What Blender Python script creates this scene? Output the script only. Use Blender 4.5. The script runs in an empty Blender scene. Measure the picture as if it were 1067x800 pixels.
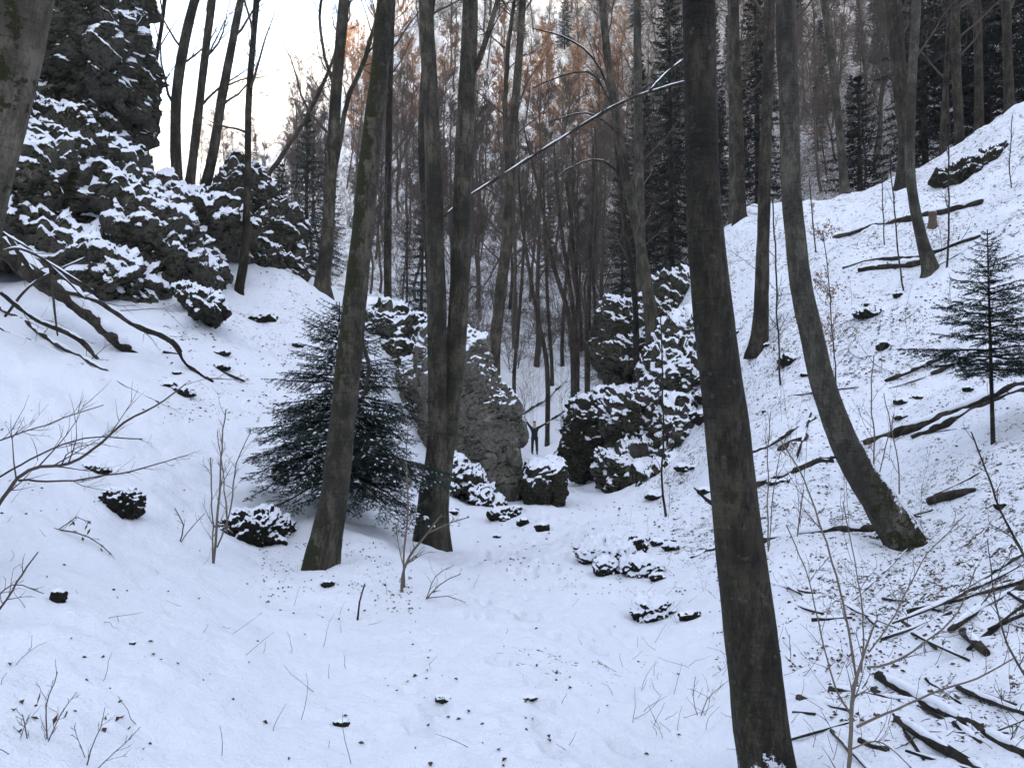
import bpy, math, random
import numpy as np

SC = bpy.context.scene
COL = SC.collection
R = math.radians
W, H, F = 1067.0, 800.0, 854.0
HORIZON = 440.0
HAZE = 0.0004
CAM = np.array([0.0, 0.0, 1.6])
PITCH = math.atan((HORIZON - 400.0) / F)
FWD = np.array([0, math.cos(PITCH), math.sin(PITCH)])
UP = np.array([0, -math.sin(PITCH), math.cos(PITCH)])
RT = np.array([1.0, 0, 0])


def P(px, py, d):
    return CAM + d * (FWD + (px - W / 2) / F * RT - (py - H / 2) / F * UP)


# ------------------------------------------------------------------ noise
_rs = np.random.RandomState(7)
_perm = np.tile(_rs.permutation(256), 3)
_grad = _rs.normal(size=(256, 3))
_grad /= np.linalg.norm(_grad, axis=1)[:, None]
_cell = _rs.rand(256, 3)


def pn(p, seed=0):
    p = np.asarray(p, float) + seed * 17.31
    i = np.floor(p).astype(np.int64)
    f = p - i
    u = f * f * f * (f * (f * 6 - 15) + 10)
    out = 0
    for a in (0, 1):
        for b in (0, 1):
            for c in (0, 1):
                h = _perm[(_perm[(_perm[(i[:, 0] + a) & 255] + i[:, 1] + b) & 255] + i[:, 2] + c) & 255]
                g = _grad[h]
                w = (u[:, 0] if a else 1 - u[:, 0]) * (u[:, 1] if b else 1 - u[:, 1]) * (u[:, 2] if c else 1 - u[:, 2])
                out = out + w * (g[:, 0] * (f[:, 0] - a) + g[:, 1] * (f[:, 1] - b) + g[:, 2] * (f[:, 2] - c))
    return out * 1.6


def fbm(p, octv=4, seed=0, gain=.5):
    s = 0
    a = 1.0
    p = np.asarray(p, float)
    for k in range(octv):
        s = s + a * pn(p * 2.03 ** k, seed + k * 3)
        a *= gain
    return s


def worley(p, seed=0, facet=False):
    p = np.asarray(p, float) + seed * 9.7
    i = np.floor(p).astype(np.int64)
    d1 = np.full(len(p), 9.0)
    d2 = np.full(len(p), 9.0)
    idv = np.zeros(len(p))
    rel = np.zeros((len(p), 3))
    for a in (-1, 0, 1):
        for b in (-1, 0, 1):
            for c in (-1, 0, 1):
                j = i + (a, b, c)
                h = _perm[(_perm[(_perm[j[:, 0] & 255] + j[:, 1]) & 255] + j[:, 2]) & 255]
                q = j + _cell[h]
                d = np.linalg.norm(q - p, axis=1)
                n = d < d1
                d2 = np.where(n, d1, np.minimum(d2, d))
                idv = np.where(n, h / 255.0, idv)
                rel[n] = (p - q)[n]
                d1 = np.where(n, d, d1)
    if facet:
        g = _grad[(idv * 255 + .5).astype(int)]
        return d1, d2, (rel * g).sum(1) + .35 * (idv - .5)
    return d1, d2, idv


def sstep(a, b, x):
    t = np.clip((x - a) / (b - a), 0, 1)
    return t * t * (3 - 2 * t)


# ------------------------------------------------------------------ terrain
# seen ground: pixel of the photo and distance along the view axis
CP = [(560, 800, 3.8), (560, 700, 5.5), (580, 640, 7.5), (560, 580, 11), (560, 540, 16), (590, 520, 21), (603, 502, 29),
      (557, 474, 44), (570, 446, 50), (620, 405, 55), (570, 388, 60), (560, 330, 72), (560, 250, 92), (560, 150, 118), (560, 60, 142),
      (560, -120, 230),
      (0, 800, 3.0), (0, 620, 5), (0, 500, 8), (0, 400, 12), (100, 365, 15), (200, 400, 15), (230, 335, 19), (250, 300, 22),
      (320, 290, 25), (330, 590, 9), (450, 565, 12), (280, 548, 10.3), (130, 525, 8.6), (240, 480, 12), (300, 700, 5.2), (130, 680, 4.6),
      (350, 470, 14), (400, 420, 20), (470, 520, 19), (430, 350, 27), (500, 420, 32), (380, 330, 32),
      (0, 290, 19), (60, 280, 21), (190, 215, 26), (240, 225, 27), (320, 300, 32), (420, 330, 45),
      (190, 290, 45), (100, 290, 45), (250, 240, 100), (300, 232, 135), (390, 105, 142), (480, -70, 160), (150, 260, 140), (430, 15, 150), (560, -150, 190), (660, -100, 175),
      (300, 290, 70), (420, 300, 75), (480, 180, 110),
      (940, 570, 8), (1035, 470, 9.3), (1067, 400, 11.5), (1067, 110, 28), (970, 280, 20), (945, 185, 29), (880, 205, 32),
      (770, 228, 35), (790, 360, 22), (690, 535, 17), (700, 450, 24), (720, 310, 31), (680, 640, 8), (850, 640, 6.4), (850, 560, 8.6),
      (800, 480, 13), (1067, 800, 3.5), (1067, 620, 5.5), (1067, 250, 18.5), (900, 400, 15.5), (1000, 160, 28), (650, 545, 13), (740, 700, 6),
      (1067, 150, 40), (880, 260, 45), (760, 300, 50), (660, 390, 45), (900, 190, 80), (900, 70, 118), (900, -30, 150), (1067, 60, 75),
      (1100, -60, 130), (760, 200, 95), (760, 60, 130), (760, -40, 165), (660, 290, 80), (660, 200, 105), (660, 60, 140),
      (-300, 310, 15), (-300, 560, 5), (-300, 230, 25), (1400, 280, 12), (1400, 520, 5.5), (1400, 30, 35), (-300, 250, 60), (1400, 0, 80)]
pts = [P(*c) for c in CP]
for th, prof in ((180, ((3, 0), (15, 2), (45, 28), (90, 78), (130, 104), (230, 110))), (140, ((3, .1), (15, 3), (45, 30), (90, 78), (130, 100), (230, 104))),  # unseen hillside behind the camera, raised to keep the sun off the ravine
                 (-140, ((3, .3), (15, 4), (45, 30), (90, 78), (130, 100), (230, 104))), (95, ((3, .3), (12, 4.5), (40, 22), (100, 55), (220, 80))),
                 (-95, ((3, .7), (12, 4), (40, 20), (100, 50), (220, 70)))):
    for r_, z_ in prof:
        pts.append(np.array([r_ * math.sin(R(th)), r_ * math.cos(R(th)), z_]))
pts.append(np.array([0, 0.3, 0.0]))
pts = np.array(pts)


def emb(x, y):
    r = np.hypot(x, y)
    th = np.arctan2(x, y)
    return np.stack([3.0 * np.sin(th), 3.0 * np.cos(th), np.log(r + 1.2)], -1), r


_E, _r = emb(pts[:, 0], pts[:, 1])
_phi = lambda d2: np.sqrt(d2 + .03)
_K = _phi(((_E[:, None] - _E[None]) ** 2).sum(-1))
_n = len(pts)
_A = np.block([[_K + 1e-3 * np.eye(_n), np.ones((_n, 1))], [np.ones((1, _n)), np.zeros((1, 1))]])
_w = np.linalg.solve(_A, np.append(pts[:, 2] / (_r + 3), 0))

PATH = np.array([[P(*c)[0], P(*c)[1]] for c in ((545, 800, 3.4), (560, 700, 5.5), (570, 640, 7.5), (550, 580, 11), (560, 540, 16), (592, 518, 22), (604, 502, 30))])
PATH = np.vstack([[-.1, -2], PATH])


def path_dist(x, y):
    d = np.full(np.shape(x), 1e9)
    for a, b in zip(PATH[:-1], PATH[1:]):
        ab = b - a
        t = np.clip(((x - a[0]) * ab[0] + (y - a[1]) * ab[1]) / (ab @ ab), 0, 1)
        d = np.minimum(d, np.hypot(x - a[0] - t * ab[0], y - a[1] - t * ab[1]))
    return d


def ground(x, y):
    x = np.atleast_1d(np.asarray(x, float)).ravel()
    y = np.atleast_1d(np.asarray(y, float)).ravel()
    z = np.empty(len(x))
    for s in range(0, len(x), 60000):
        xs, ys = x[s:s + 60000], y[s:s + 60000]
        e, r = emb(xs, ys)
        k = _phi(((e[:, None] - _E[None]) ** 2).sum(-1))
        z[s:s + 60000] = (k @ _w[:-1] + _w[-1]) * (r + 3)
    r = np.hypot(x, y)
    q = np.stack([x, y, 0 * x], -1)
    pd = path_dist(x, y)
    off = sstep(.5, 2.2, pd)
    z = z + fbm(q * .35, 3, 3) * (.05 + .13 * off) * np.clip(r / 8, .3, 2.5)
    m = r < 45
    fine = np.zeros(len(x))
    qq = q[m]
    rgt = sstep(.5, 3.5, qq[:, 0] - .06 * qq[:, 1])
    f = rgt * (pn(qq * 2.4, 15) * .06 + pn(qq * np.array([5, 5, 1]), 16) * .025) + pn(qq * 1.5, 11) * .07 * (.35 + .65 * off[m]) + pn(qq * 4.3, 12) * .036 * (.5 + .5 * off[m])
    f = f + np.where(r[m] < 16, pn(qq * 10, 13) * .015, 0)
    # trodden snow on the path
    w = 1 - sstep(.35, 1.3, pd[m])
    d1, d2, _i = worley(qq * np.array([3.4, 2.6, 1]), 5)
    f = f - w * .11 * (1 - sstep(.14, .36, d1)) + w * .03 * pn(qq * 7, 14)
    h1, h2, hi = worley(qq * np.array([.9, .9, 1]) + 3.3, 8)
    f = f - .06 * (hi > .55) * (1 - sstep(.05, .22, h1)) * (1 - w)
    fine[m] = f
    return z + fine


def gz(x, y):
    return float(ground(x, y)[0])


_D = np.exp(np.linspace(math.log(1.6), math.log(230), 320))


def hit(px, py):
    q = P(px, py, 1.0) - CAM
    pp = CAM + _D[:, None] * q
    g = ground(pp[:, 0], pp[:, 1])
    b = pp[:, 2] < g
    k = int(np.argmax(b)) if b.any() else len(_D) - 1
    if k > 0:
        a0, a1 = pp[k - 1, 2] - g[k - 1], pp[k, 2] - g[k]
        t = a0 / (a0 - a1) if a0 != a1 else 0
        return float(_D[k - 1] + t * (_D[k] - _D[k - 1]))
    return float(_D[0])


# ------------------------------------------------------------------ materials
def nt(name):
    m = bpy.data.materials.new(name)
    m.use_nodes = True
    t = m.node_tree
    return m, t, t.nodes['Principled BSDF']


class G:
    def __init__(s, t):
        s.t = t

    def n(s, typ, **k):
        x = s.t.nodes.new(typ)
        for a, b in k.items():
            setattr(x, a, b)
        return x

    def link(s, a, b):
        s.t.links.new(a, b)

    def val(s, sock, v):
        if isinstance(v, (int, float)):
            sock.default_value = v
        elif isinstance(v, tuple):
            sock.default_value = v if len(v) != 3 or sock.type == 'VECTOR' else (*v, 1)
        else:
            s.link(v, sock)

    def noise(s, scale, detail=3, rough=.55, vec=None, dist=0):
        x = s.n('ShaderNodeTexNoise')
        x.inputs['Scale'].default_value = scale
        x.inputs['Detail'].default_value = detail
        x.inputs['Roughness'].default_value = rough
        x.inputs['Distortion'].default_value = dist
        if vec is not None:
            s.link(vec, x.inputs['Vector'])
        return x.outputs['Fac']

    def math(s, op, a, b=0.0, c=None):
        x = s.n('ShaderNodeMath', operation=op)
        s.val(x.inputs[0], a)
        s.val(x.inputs[1], b)
        if c is not None:
            s.val(x.inputs[2], c)
        return x.outputs[0]

    def step(s, v, lo, hi):
        x = s.n('ShaderNodeMapRange', interpolation_type='SMOOTHSTEP')
        s.val(x.inputs['Value'], v)
        s.val(x.inputs['From Min'], lo)
        s.val(x.inputs['From Max'], hi)
        return x.outputs[0]

    def mix(s, f, a, b):
        x = s.n('ShaderNodeMix', data_type='RGBA')
        s.val(x.inputs[0], f)
        s.val(x.inputs[6], a)
        s.val(x.inputs[7], b)
        return x.outputs[2]

    def coord(s, which='Object', scale=None):
        c = s.n('ShaderNodeTexCoord').outputs[which]
        if scale:
            x = s.n('ShaderNodeMapping')
            x.inputs['Scale'].default_value = scale
            s.link(c, x.inputs['Vector'])
            c = x.outputs[0]
        return c

    def nz(s):
        g = s.n('ShaderNodeNewGeometry')
        x = s.n('ShaderNodeSeparateXYZ')
        s.link(g.outputs['Normal'], x.inputs[0])
        return x.outputs['Z']

    def attr(s, name):
        return s.n('ShaderNodeAttribute', attribute_name=name).outputs['Fac']

    def bump(s, h, strength, dist, bsdf):
        x = s.n('ShaderNodeBump')
        s.val(x.inputs['Strength'], strength)
        x.inputs['Distance'].default_value = dist
        s.link(h, x.inputs['Height'])
        s.link(x.outputs[0], bsdf.inputs['Normal'])


SNOWC = (.84, .86, .9)


def mat_ground():
    m, t, b = nt('snowy_ground')
    g = G(t)
    v = g.coord('Object')
    lit = g.attr('litter')
    n1 = g.noise(8, 6, .75, v, .5)
    n2 = g.noise(40, 3, .65, v)
    n3 = g.noise(1.1, 3, .6, v)
    s = g.math('ADD', g.math('MULTIPLY', n1, .55), g.math('MULTIPLY', n2, .45))
    s = g.math('ADD', s, g.math('MULTIPLY', n3, .15))
    n7 = g.noise(3.1, 6, .78, v, .6)
    far = g.math('MULTIPLY_ADD', lit, -.22, .78)
    mask2 = g.step(g.math('ADD', g.math('MULTIPLY', n7, .8), g.math('MULTIPLY', n2, .2)), far, g.math('ADD', far, .03))
    thr = g.math('MULTIPLY_ADD', lit, -.20, .80)
    mask = g.step(g.math('SUBTRACT', s, thr), 0, .035)
    mask = g.math('MAXIMUM', mask, mask2)
    lc = g.mix(g.noise(90, 2, .5, v), (.022, .017, .011), (.10, .062, .036))
    snow = g.mix(g.noise(2.2, 3, .5, v), (.80, .825, .87), (.88, .89, .91))
    g.val(b.inputs['Base Color'], g.mix(mask, snow, lc))
    b.inputs['Roughness'].default_value = .75
    b.inputs['Specular IOR Level'].default_value = .25
    h = g.math('ADD', g.math('MULTIPLY', g.noise(16, 4, .6, v), .7), g.math('MULTIPLY', g.noise(70, 3, .6, v), .3))
    g.bump(h, .8, .06, b)
    return m


def mat_snow():
    m, t, b = nt('snow')
    g = G(t)
    v = g.coord('Object')
    g.val(b.inputs['Base Color'], g.mix(g.noise(12, 3, .6, v), (.80, .825, .87), (.88, .89, .91)))
    b.inputs['Roughness'].default_value = .8
    g.bump(g.noise(40, 4, .6, v), .5, .03, b)
    return m


def mat_rock(name, moss=.5, grey=(.17, .16, .14), snow=0.0, amp=1.0):
    m, t, b = nt(name)
    g = G(t)
    v = g.coord('Object')
    n1 = g.noise(1.3, 5, .65, v, .4)
    n2 = g.noise(9, 5, .7, v)
    vo = g.n('ShaderNodeTexNoise', noise_type='RIDGED_MULTIFRACTAL')
    vo.inputs['Scale'].default_value = 2.2
    vo.inputs['Detail'].default_value = 6
    g.link(v, vo.inputs['Vector'])
    base = g.mix(g.step(n2, .40, .60), tuple(c * .40 for c in grey), grey)
    n6 = g.noise(34, 4, .75, v)
    base = g.mix(g.math('MULTIPLY', g.step(n6, .50, .62), .55), base, tuple(min(1, c * 1.75) for c in grey))
    base = g.mix(g.math('MULTIPLY', g.step(n6, .46, .38), .7), base, tuple(c * .22 for c in grey))
    base = g.mix(g.math('MULTIPLY', g.step(vo.outputs['Fac'], .5, .1), .6), base, tuple(c * .28 for c in grey))
    nz = g.nz()
    mo = g.math('ADD', g.math('MULTIPLY', nz, .55), g.math('ADD', g.math('MULTIPLY', n1, 1.1), g.math('MULTIPLY', n2, .5)))
    mf = g.step(g.math('ADD', mo, g.math('MULTIPLY', g.math('SUBTRACT', n6, .5), .5)), 1.08 - moss * .5, 1.18 - moss * .5)
    mc = g.mix(g.noise(22, 4, .7, v), (.007, .008, .004), (.055, .056, .024))
    base = g.mix(mf, base, mc)
    s = g.attr('snow')
    mp = g.n('ShaderNodeMapping')
    mp.inputs['Scale'].default_value = (1, 1, 1.7)
    mp.inputs['Rotation'].default_value = (0, R(14), 0)
    g.link(v, mp.inputs['Vector'])
    n4 = g.noise(4.2, 5, .75, mp.outputs[0], .3)
    n5 = g.noise(17, 4, .7, mp.outputs[0])
    sv = g.math('ADD', s, g.math('ADD', g.math('MULTIPLY', g.math('SUBTRACT', n4, .5), 1.0 * amp), g.math('MULTIPLY', g.math('SUBTRACT', n5, .5), .6 * amp)))
    sf = g.step(sv, .47 - snow, .54 - snow)
    g.val(b.inputs['Base Color'], g.mix(sf, base, SNOWC))
    b.inputs['Roughness'].default_value = .9
    b.inputs['Specular IOR Level'].default_value = .2
    h = g.math('ADD', g.math('MULTIPLY', g.noise(5, 8, .75, v), .7), g.math('ADD', g.math('MULTIPLY', n6, .35), g.math('MULTIPLY', sf, .25)))
    g.bump(h, g.math('MULTIPLY_ADD', sf, -.88, 1.0), .30, b)
    return m


def mat_bark(name, c0, c1, moss=0.0, snow=None, scale=1.0, lichen=.3):
    m, t, b = nt(name)
    g = G(t)
    oi = g.n('ShaderNodeObjectInfo')
    v0 = g.coord('Object')
    va = g.n('ShaderNodeVectorMath', operation='ADD')
    g.link(v0, va.inputs[0])
    g.link(oi.outputs['Location'], va.inputs[1])
    mp = g.n('ShaderNodeMapping')
    mp.inputs['Scale'].default_value = (1, 1, .3)
    g.link(va.outputs[0], mp.inputs['Vector'])
    v = mp.outputs[0]
    n1 = g.noise(9 * scale, 5, .65, v)
    n2 = g.noise(45 * scale, 4, .7, v)
    n3 = g.noise(1.6, 3, .6, va.outputs[0])
    base = g.mix(g.step(g.math('ADD', g.math('MULTIPLY', n1, .6), g.math('MULTIPLY', n2, .4)), .42, .60), c0, c1)
    base = g.mix(g.step(n3, .35, .7), base, tuple(x * .62 for x in c0))
    n4 = g.noise(22, 4, .7, va.outputs[0])
    base = g.mix(g.math('MULTIPLY', g.step(n4, .60, .70), lichen * .5), base, (.24, .24, .21))
    # cross lenticels and scars of smooth bark
    mp2 = g.n('ShaderNodeMapping')
    mp2.inputs['Scale'].default_value = (1, 1, 5)
    g.link(va.outputs[0], mp2.inputs['Vector'])
    n5 = g.noise(7, 4, .6, mp2.outputs[0])
    base = g.mix(g.math('MULTIPLY', g.step(n5, .6, .7), .5), base, tuple(x * .4 for x in c0))
    if moss > 0:
        ms = g.math('ADD', g.attr('moss'), g.math('MULTIPLY', g.math('SUBTRACT', g.noise(6, 5, .72, va.outputs[0]), .5), 2.6))
        mc = g.mix(g.noise(50, 3, .6, v0), (.010, .012, .004), (.048, .048, .014))
        base = g.mix(g.step(ms, .5, .62), base, mc)
    if snow is not None:
        s = g.math('ADD', g.attr('snow'), g.math('MULTIPLY', g.math('SUBTRACT', g.noise(14, 5, .72, va.outputs[0]), .5), 1.5))
        base = g.mix(g.step(s, .5, .56), base, SNOWC)
    g.val(b.inputs['Base Color'], base)
    b.inputs['Roughness'].default_value = .85
    b.inputs['Specular IOR Level'].default_value = .25
    g.bump(g.math('ADD', g.math('MULTIPLY', n1, .5), g.math('ADD', g.math('MULTIPLY', n2, .45), g.math('MULTIPLY', n5, .5))), 1.0, .08, b)
    return m


def mat_plain(name, c0, c1, scale=20, rough=.8, rnd=0.0):
    m, t, b = nt(name)
    g = G(t)
    c = g.mix(g.noise(scale, 3, .6, g.coord('Object')), c0, c1)
    if rnd:
        oi = g.n('ShaderNodeObjectInfo')
        hs = g.n('ShaderNodeHueSaturation')
        g.link(c, hs.inputs['Color'])
        g.link(g.math('MULTIPLY_ADD', oi.outputs['Random'], 2 * rnd, 1 - rnd), hs.inputs['Value'])
        c = hs.outputs[0]
    g.val(b.inputs['Base Color'], c)
    b.inputs['Roughness'].default_value = rough
    b.inputs['Specular IOR Level'].default_value = .25
    return m


M = {
    'ground': mat_ground(), 'snow': mat_snow(),
    'cliff': mat_rock('mossy_limestone', .6, (.27, .245, .185), .0, .85),
    'slab': mat_rock('bare_limestone', .06, (.46, .425, .335), -.04, .5),
    'boulder': mat_rock('mossy_boulder', .6, (.15, .135, .10), .0),
    'stone': mat_rock('dark_stone', .8, (.07, .065, .055), .02),
    'beech': mat_bark('beech_bark', (.042, .037, .024), (.135, .118, .082)),
    'front': mat_bark('dark_beech_bark', (.022, .018, .011), (.078, .066, .043), .9, .5, 1.2, .5),
    'mossy': mat_bark('mossy_bark', (.038, .033, .022), (.125, .108, .076), 1, .5, 1, .5),
    'pale': mat_bark('pale_bark', (.095, .080, .056), (.22, .19, .145), 1, .5, 1, .5),
    'curve': mat_bark('grey_beech_bark', (.05, .045, .032), (.14, .126, .094), 1, .5),
    'thin': mat_bark('young_bark', (.027, .022, .014), (.088, .073, .050)),
    'far': mat_plain('distant_bark', (.036, .029, .022), (.08, .066, .052), 3, .9, .3),
    'twig': mat_plain('bare_twig', (.055, .042, .032), (.11, .088, .07), 8),
    'fartwig': mat_plain('distant_twig', (.058, .046, .036), (.105, .085, .068), 3, .9, .3),
    'shrubtwig': mat_plain('shrub_twig', (.10, .08, .06), (.20, .165, .125), 12),
    'redtwig': mat_plain('russet_crown', (.17, .085, .042), (.28, .145, .07), 2, .9, .2),
    'needle': mat_plain('fir_needle', (.012, .024, .018), (.034, .060, .043), 9),
    'farneedle': mat_plain('distant_needle', (.010, .016, .013), (.026, .036, .027), 2, .85, .3),
    'leaf': mat_plain('dry_leaf', (.05, .03, .018), (.14, .082, .045), 6),
    'paleleaf': mat_plain('pale_beech_leaf', (.22, .13, .075), (.36, .235, .15), 5),
    'log': mat_bark('log_bark', (.028, .022, .015), (.105, .086, .060)),
    'wood': mat_plain('broken_wood', (.05, .038, .024), (.14, .11, .075), 14),
    'jacket': mat_plain('navy_jacket', (.007, .011, .019), (.012, .017, .028), 30),
    'trousers': mat_plain('black_trousers', (.008, .008, .009), (.014, .014, .015), 30),
    'boots': mat_plain('dark_boots', (.012, .010, .008), (.02, .017, .013), 30),
    'skin': mat_plain('skin', (.42, .26, .19), (.46, .29, .21), 20),
    'hair': mat_plain('brown_hair', (.03, .02, .013), (.05, .034, .022), 40),
}

# ------------------------------------------------------------------ objects


def mesh(name, V, Fq=(), Ft=(), mat=None, smooth=True, attrs=None):
    V = np.asarray(V, np.float32).reshape(-1, 3)
    Fq = np.asarray(Fq, np.int32).reshape(-1, 4)
    Ft = np.asarray(Ft, np.int32).reshape(-1, 3)
    me = bpy.data.meshes.new(name)
    me.vertices.add(len(V))
    me.vertices.foreach_set('co', V.ravel())
    nl = Fq.size + Ft.size
    me.loops.add(nl)
    me.loops.foreach_set('vertex_index', np.concatenate([Fq.ravel(), Ft.ravel()]).astype(np.int32))
    npoly = len(Fq) + len(Ft)
    me.polygons.add(npoly)
    st = np.concatenate([np.arange(len(Fq)) * 4, Fq.size + np.arange(len(Ft)) * 3]).astype(np.int32)
    me.polygons.foreach_set('loop_start', st)
    me.polygons.foreach_set('use_smooth', np.full(npoly, smooth, bool))
    me.update(calc_edges=True)
    for k, a in (attrs or {}).items():
        at = me.attributes.new(k, 'FLOAT', 'POINT')
        at.data.foreach_set('value', np.asarray(a, np.float32))
    if mat:
        me.materials.append(mat)
    return me


def link(name, data, parent=None, loc=(0, 0, 0)):
    o = bpy.data.objects.new(name, data)
    COL.objects.link(o)
    o.location = loc
    if parent:
        o.parent = parent
    return o


def tag(o, label=None, cat=None, group=None, kind=None):
    if label:
        o['label'] = label
    if cat:
        o['category'] = cat
    if group:
        o['group'] = group
    if kind:
        o['kind'] = kind
    return o


def thing(name, label, cat, loc, group=None):
    o = link(name, None, None, loc)
    o.empty_display_size = .2
    return tag(o, label, cat, group)


def copy_tree(o, parent=None):
    c = o.copy()
    COL.objects.link(c)
    if parent:
        c.parent = parent
    for ch in KIDS.get(o.name, [x for x in o.children]):
        copy_tree(ch, c)
    return c


KIDS = {}


def resample(p, r, step):
    """Catmull-Rom through the given points."""
    p = np.asarray(p, float)
    r = np.asarray(r, float)
    q = np.column_stack([p, r])
    if len(q) < 2:
        return p, r
    e = np.vstack([2 * q[0] - q[1], q, 2 * q[-1] - q[-2]])
    out = []
    for i in range(1, len(e) - 2):
        n = max(1, int(np.linalg.norm(e[i + 1, :3] - e[i, :3]) / step))
        t = (np.arange(n) / n)[:, None]
        a, b, c, d = e[i - 1], e[i], e[i + 1], e[i + 2]
        out.append(.5 * (2 * b + (c - a) * t + (2 * a - 5 * b + 4 * c - d) * t ** 2 + (3 * b - a - 3 * c + d) * t ** 3))
    out.append(q[-1:])
    q = np.vstack(out)
    return q[:, :3], np.maximum(q[:, 3], 1e-4)


def tubes(polys, sides=5, cap=False):
    """polys: list of (pts, radii, sides or None). Returns V, F, centre line index arrays."""
    groups = {}
    for pl in polys:
        s = pl[2] if len(pl) > 2 and pl[2] else sides
        groups.setdefault((len(pl[0]), s), []).append(pl)
    Vs, Fs, off = [], [], 0
    for (n, s), g in groups.items():
        p = np.array([x[0] for x in g], float)
        r = np.array([x[1] for x in g], float)
        t = np.gradient(p, axis=1)
        t /= np.linalg.norm(t, axis=2, keepdims=True) + 1e-9
        mt = t.mean(1)
        ref = np.eye(3)[np.argmin(np.abs(mt), axis=1)]
        a = np.cross(t, ref[:, None, :])
        a /= np.linalg.norm(a, axis=2, keepdims=True) + 1e-9
        b = np.cross(t, a)
        ang = np.arange(s) / s * 2 * math.pi
        v = p[:, :, None] + r[:, :, None, None] * (np.cos(ang)[:, None] * a[:, :, None] + np.sin(ang)[:, None] * b[:, :, None])
        k = len(g)
        idx = off + np.arange(k * n * s).reshape(k, n, s)
        nx = np.roll(idx, -1, axis=2)
        f = np.stack([idx[:, :-1], nx[:, :-1], nx[:, 1:], idx[:, 1:]], -1).reshape(-1, 4)
        Vs.append(v.reshape(-1, 3))
        Fs.append(f[:, ::-1])
        off += k * n * s
    return np.vstack(Vs), np.vstack(Fs)


def tube_obj(name, polys, mat, parent, sides=5):
    V, Fq = tubes(polys, sides)
    o = np.array(parent.location) if parent is not None else 0
    return link(name, mesh(name, V - o, Fq, mat=mat), parent)


def trunk_obj(name, p, r, mat, parent, sides=18, step=.12, rough=.05, seed=0, moss=None, snow=None, capend=True, roots=0.0):
    """One trunk or log: an uneven tube with its own bark swellings."""
    p, r = resample(p, r, step)
    V, Fq = tubes([(p, r, sides)])
    n = len(p)
    c = np.repeat(p, sides, axis=0)
    rr = np.repeat(r, sides)
    dirv = V - c
    nse = pn(V * np.array([1.6, 1.6, .8]) + seed, 21) * rough * 1.8 + pn(V * np.array([7, 7, 3]) + seed, 22) * rough * 1.0 + pn(V * np.array([22, 22, 9]) + seed, 23) * rough * .45
    if roots:
        hh = c[:, 2] - c[sides, 2]
        an = np.arctan2(dirv[:, 1], dirv[:, 0])
        lob = np.clip(np.sin(4 * an + seed) + .55 * np.sin(3 * an + seed * 2.1), -.3, 2)
        nse = nse + roots * np.exp(-np.clip(hh, 0, None) / (3.0 * r[1])) * (.25 + .55 * lob)
    V = c + dirv * (1 + nse)[:, None]
    nrm = dirv / (np.linalg.norm(dirv, axis=1, keepdims=True) + 1e-9)
    A = {}
    h = V[:, 2] - V[:, 2].min()
    if moss:
        A['moss'] = moss(nrm, h, V)
    if snow:
        A['snow'] = snow(nrm, h, V)
    Ft = []
    if capend:
        V = np.vstack([V, p[:1], p[-1:]])
        for k in A:
            A[k] = np.append(A[k], [A[k][0], A[k][-1]])
        i = np.arange(sides)
        j = (i + 1) % sides
        a0 = np.stack([np.full(sides, n * sides), j, i], -1)
        e = (n - 1) * sides
        a1 = np.stack([np.full(sides, n * sides + 1), e + i, e + j], -1)
        Ft = np.vstack([a0, a1])[:, ::-1]
    o = np.array(parent.location) if parent is not None else 0
    return link(name, mesh(name, V - o, Fq, Ft, mat=mat, attrs=A), parent), p, r


def unit(v):
    v = np.asarray(v, float)
    return v / (np.linalg.norm(v) + 1e-9)


def grow(rng, p, d, L, r0, r1, n, wander=.25, up=.0):
    d = unit(d)
    out = [np.array(p, float)]
    for i in range(n - 1):
        d = unit(d + rng.normal(size=3) * wander + np.array([0, 0, up]))
        out.append(out[-1] + d * L / (n - 1))
    return np.array(out), np.linspace(r0, r1, n)


def side_dir(rng, t, ang, flat=0.0):
    t = unit(t)
    a = unit(np.cross(t, rng.normal(size=3)))
    if flat:
        a[2] *= (1 - flat)
        a = unit(a)
    return unit(t * math.cos(ang) + a * math.sin(ang))


def branchlets(rng, p, r, L, n2, n3, out, r2=.35, ang=.8, up=.05, minr=.0022, n4=0, sides=(4, 3, 3), flat=.3):
    """twigs along one branch line; appended to out."""
    for _ in range(n2):
        f = rng.uniform(.2, 1.0)
        i = min(int(f * (len(p) - 1)), len(p) - 2)
        u = f * (len(p) - 1) - i
        q = p[i] * (1 - u) + p[i + 1] * u
        L2 = L * rng.uniform(.25, .55) * (1.15 - .6 * f)
        rr = max(r[i] * r2, minr * 1.5)
        a, ra = grow(rng, q, side_dir(rng, p[i + 1] - p[i], rng.uniform(.6, 1.0) * ang + .1, flat), L2, rr, minr, 5, .14, up)
        out.append((a, ra, sides[1]))
        for _k in range(n3):
            f3 = rng.uniform(.15, 1)
            j = min(int(f3 * 4), 3)
            q3 = a[j] + (a[j + 1] - a[j]) * (f3 * 4 - j)
            c, rc = grow(rng, q3, side_dir(rng, a[j + 1] - a[j], rng.uniform(.5, 1) * ang + .1, flat), L2 * rng.uniform(.25, .55), max(rr * .5, minr), minr * .8, 4, .14, up)
            out.append((c, rc, sides[2]))
            for _m in range(n4):
                k4 = rng.randint(1, 3)
                e, re = grow(rng, c[k4], side_dir(rng, c[k4 + 1] - c[k4], .7, flat), L2 * rng.uniform(.1, .25), minr * .9, minr * .7, 3, .12, up)
                out.append((e, re, 3))


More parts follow.
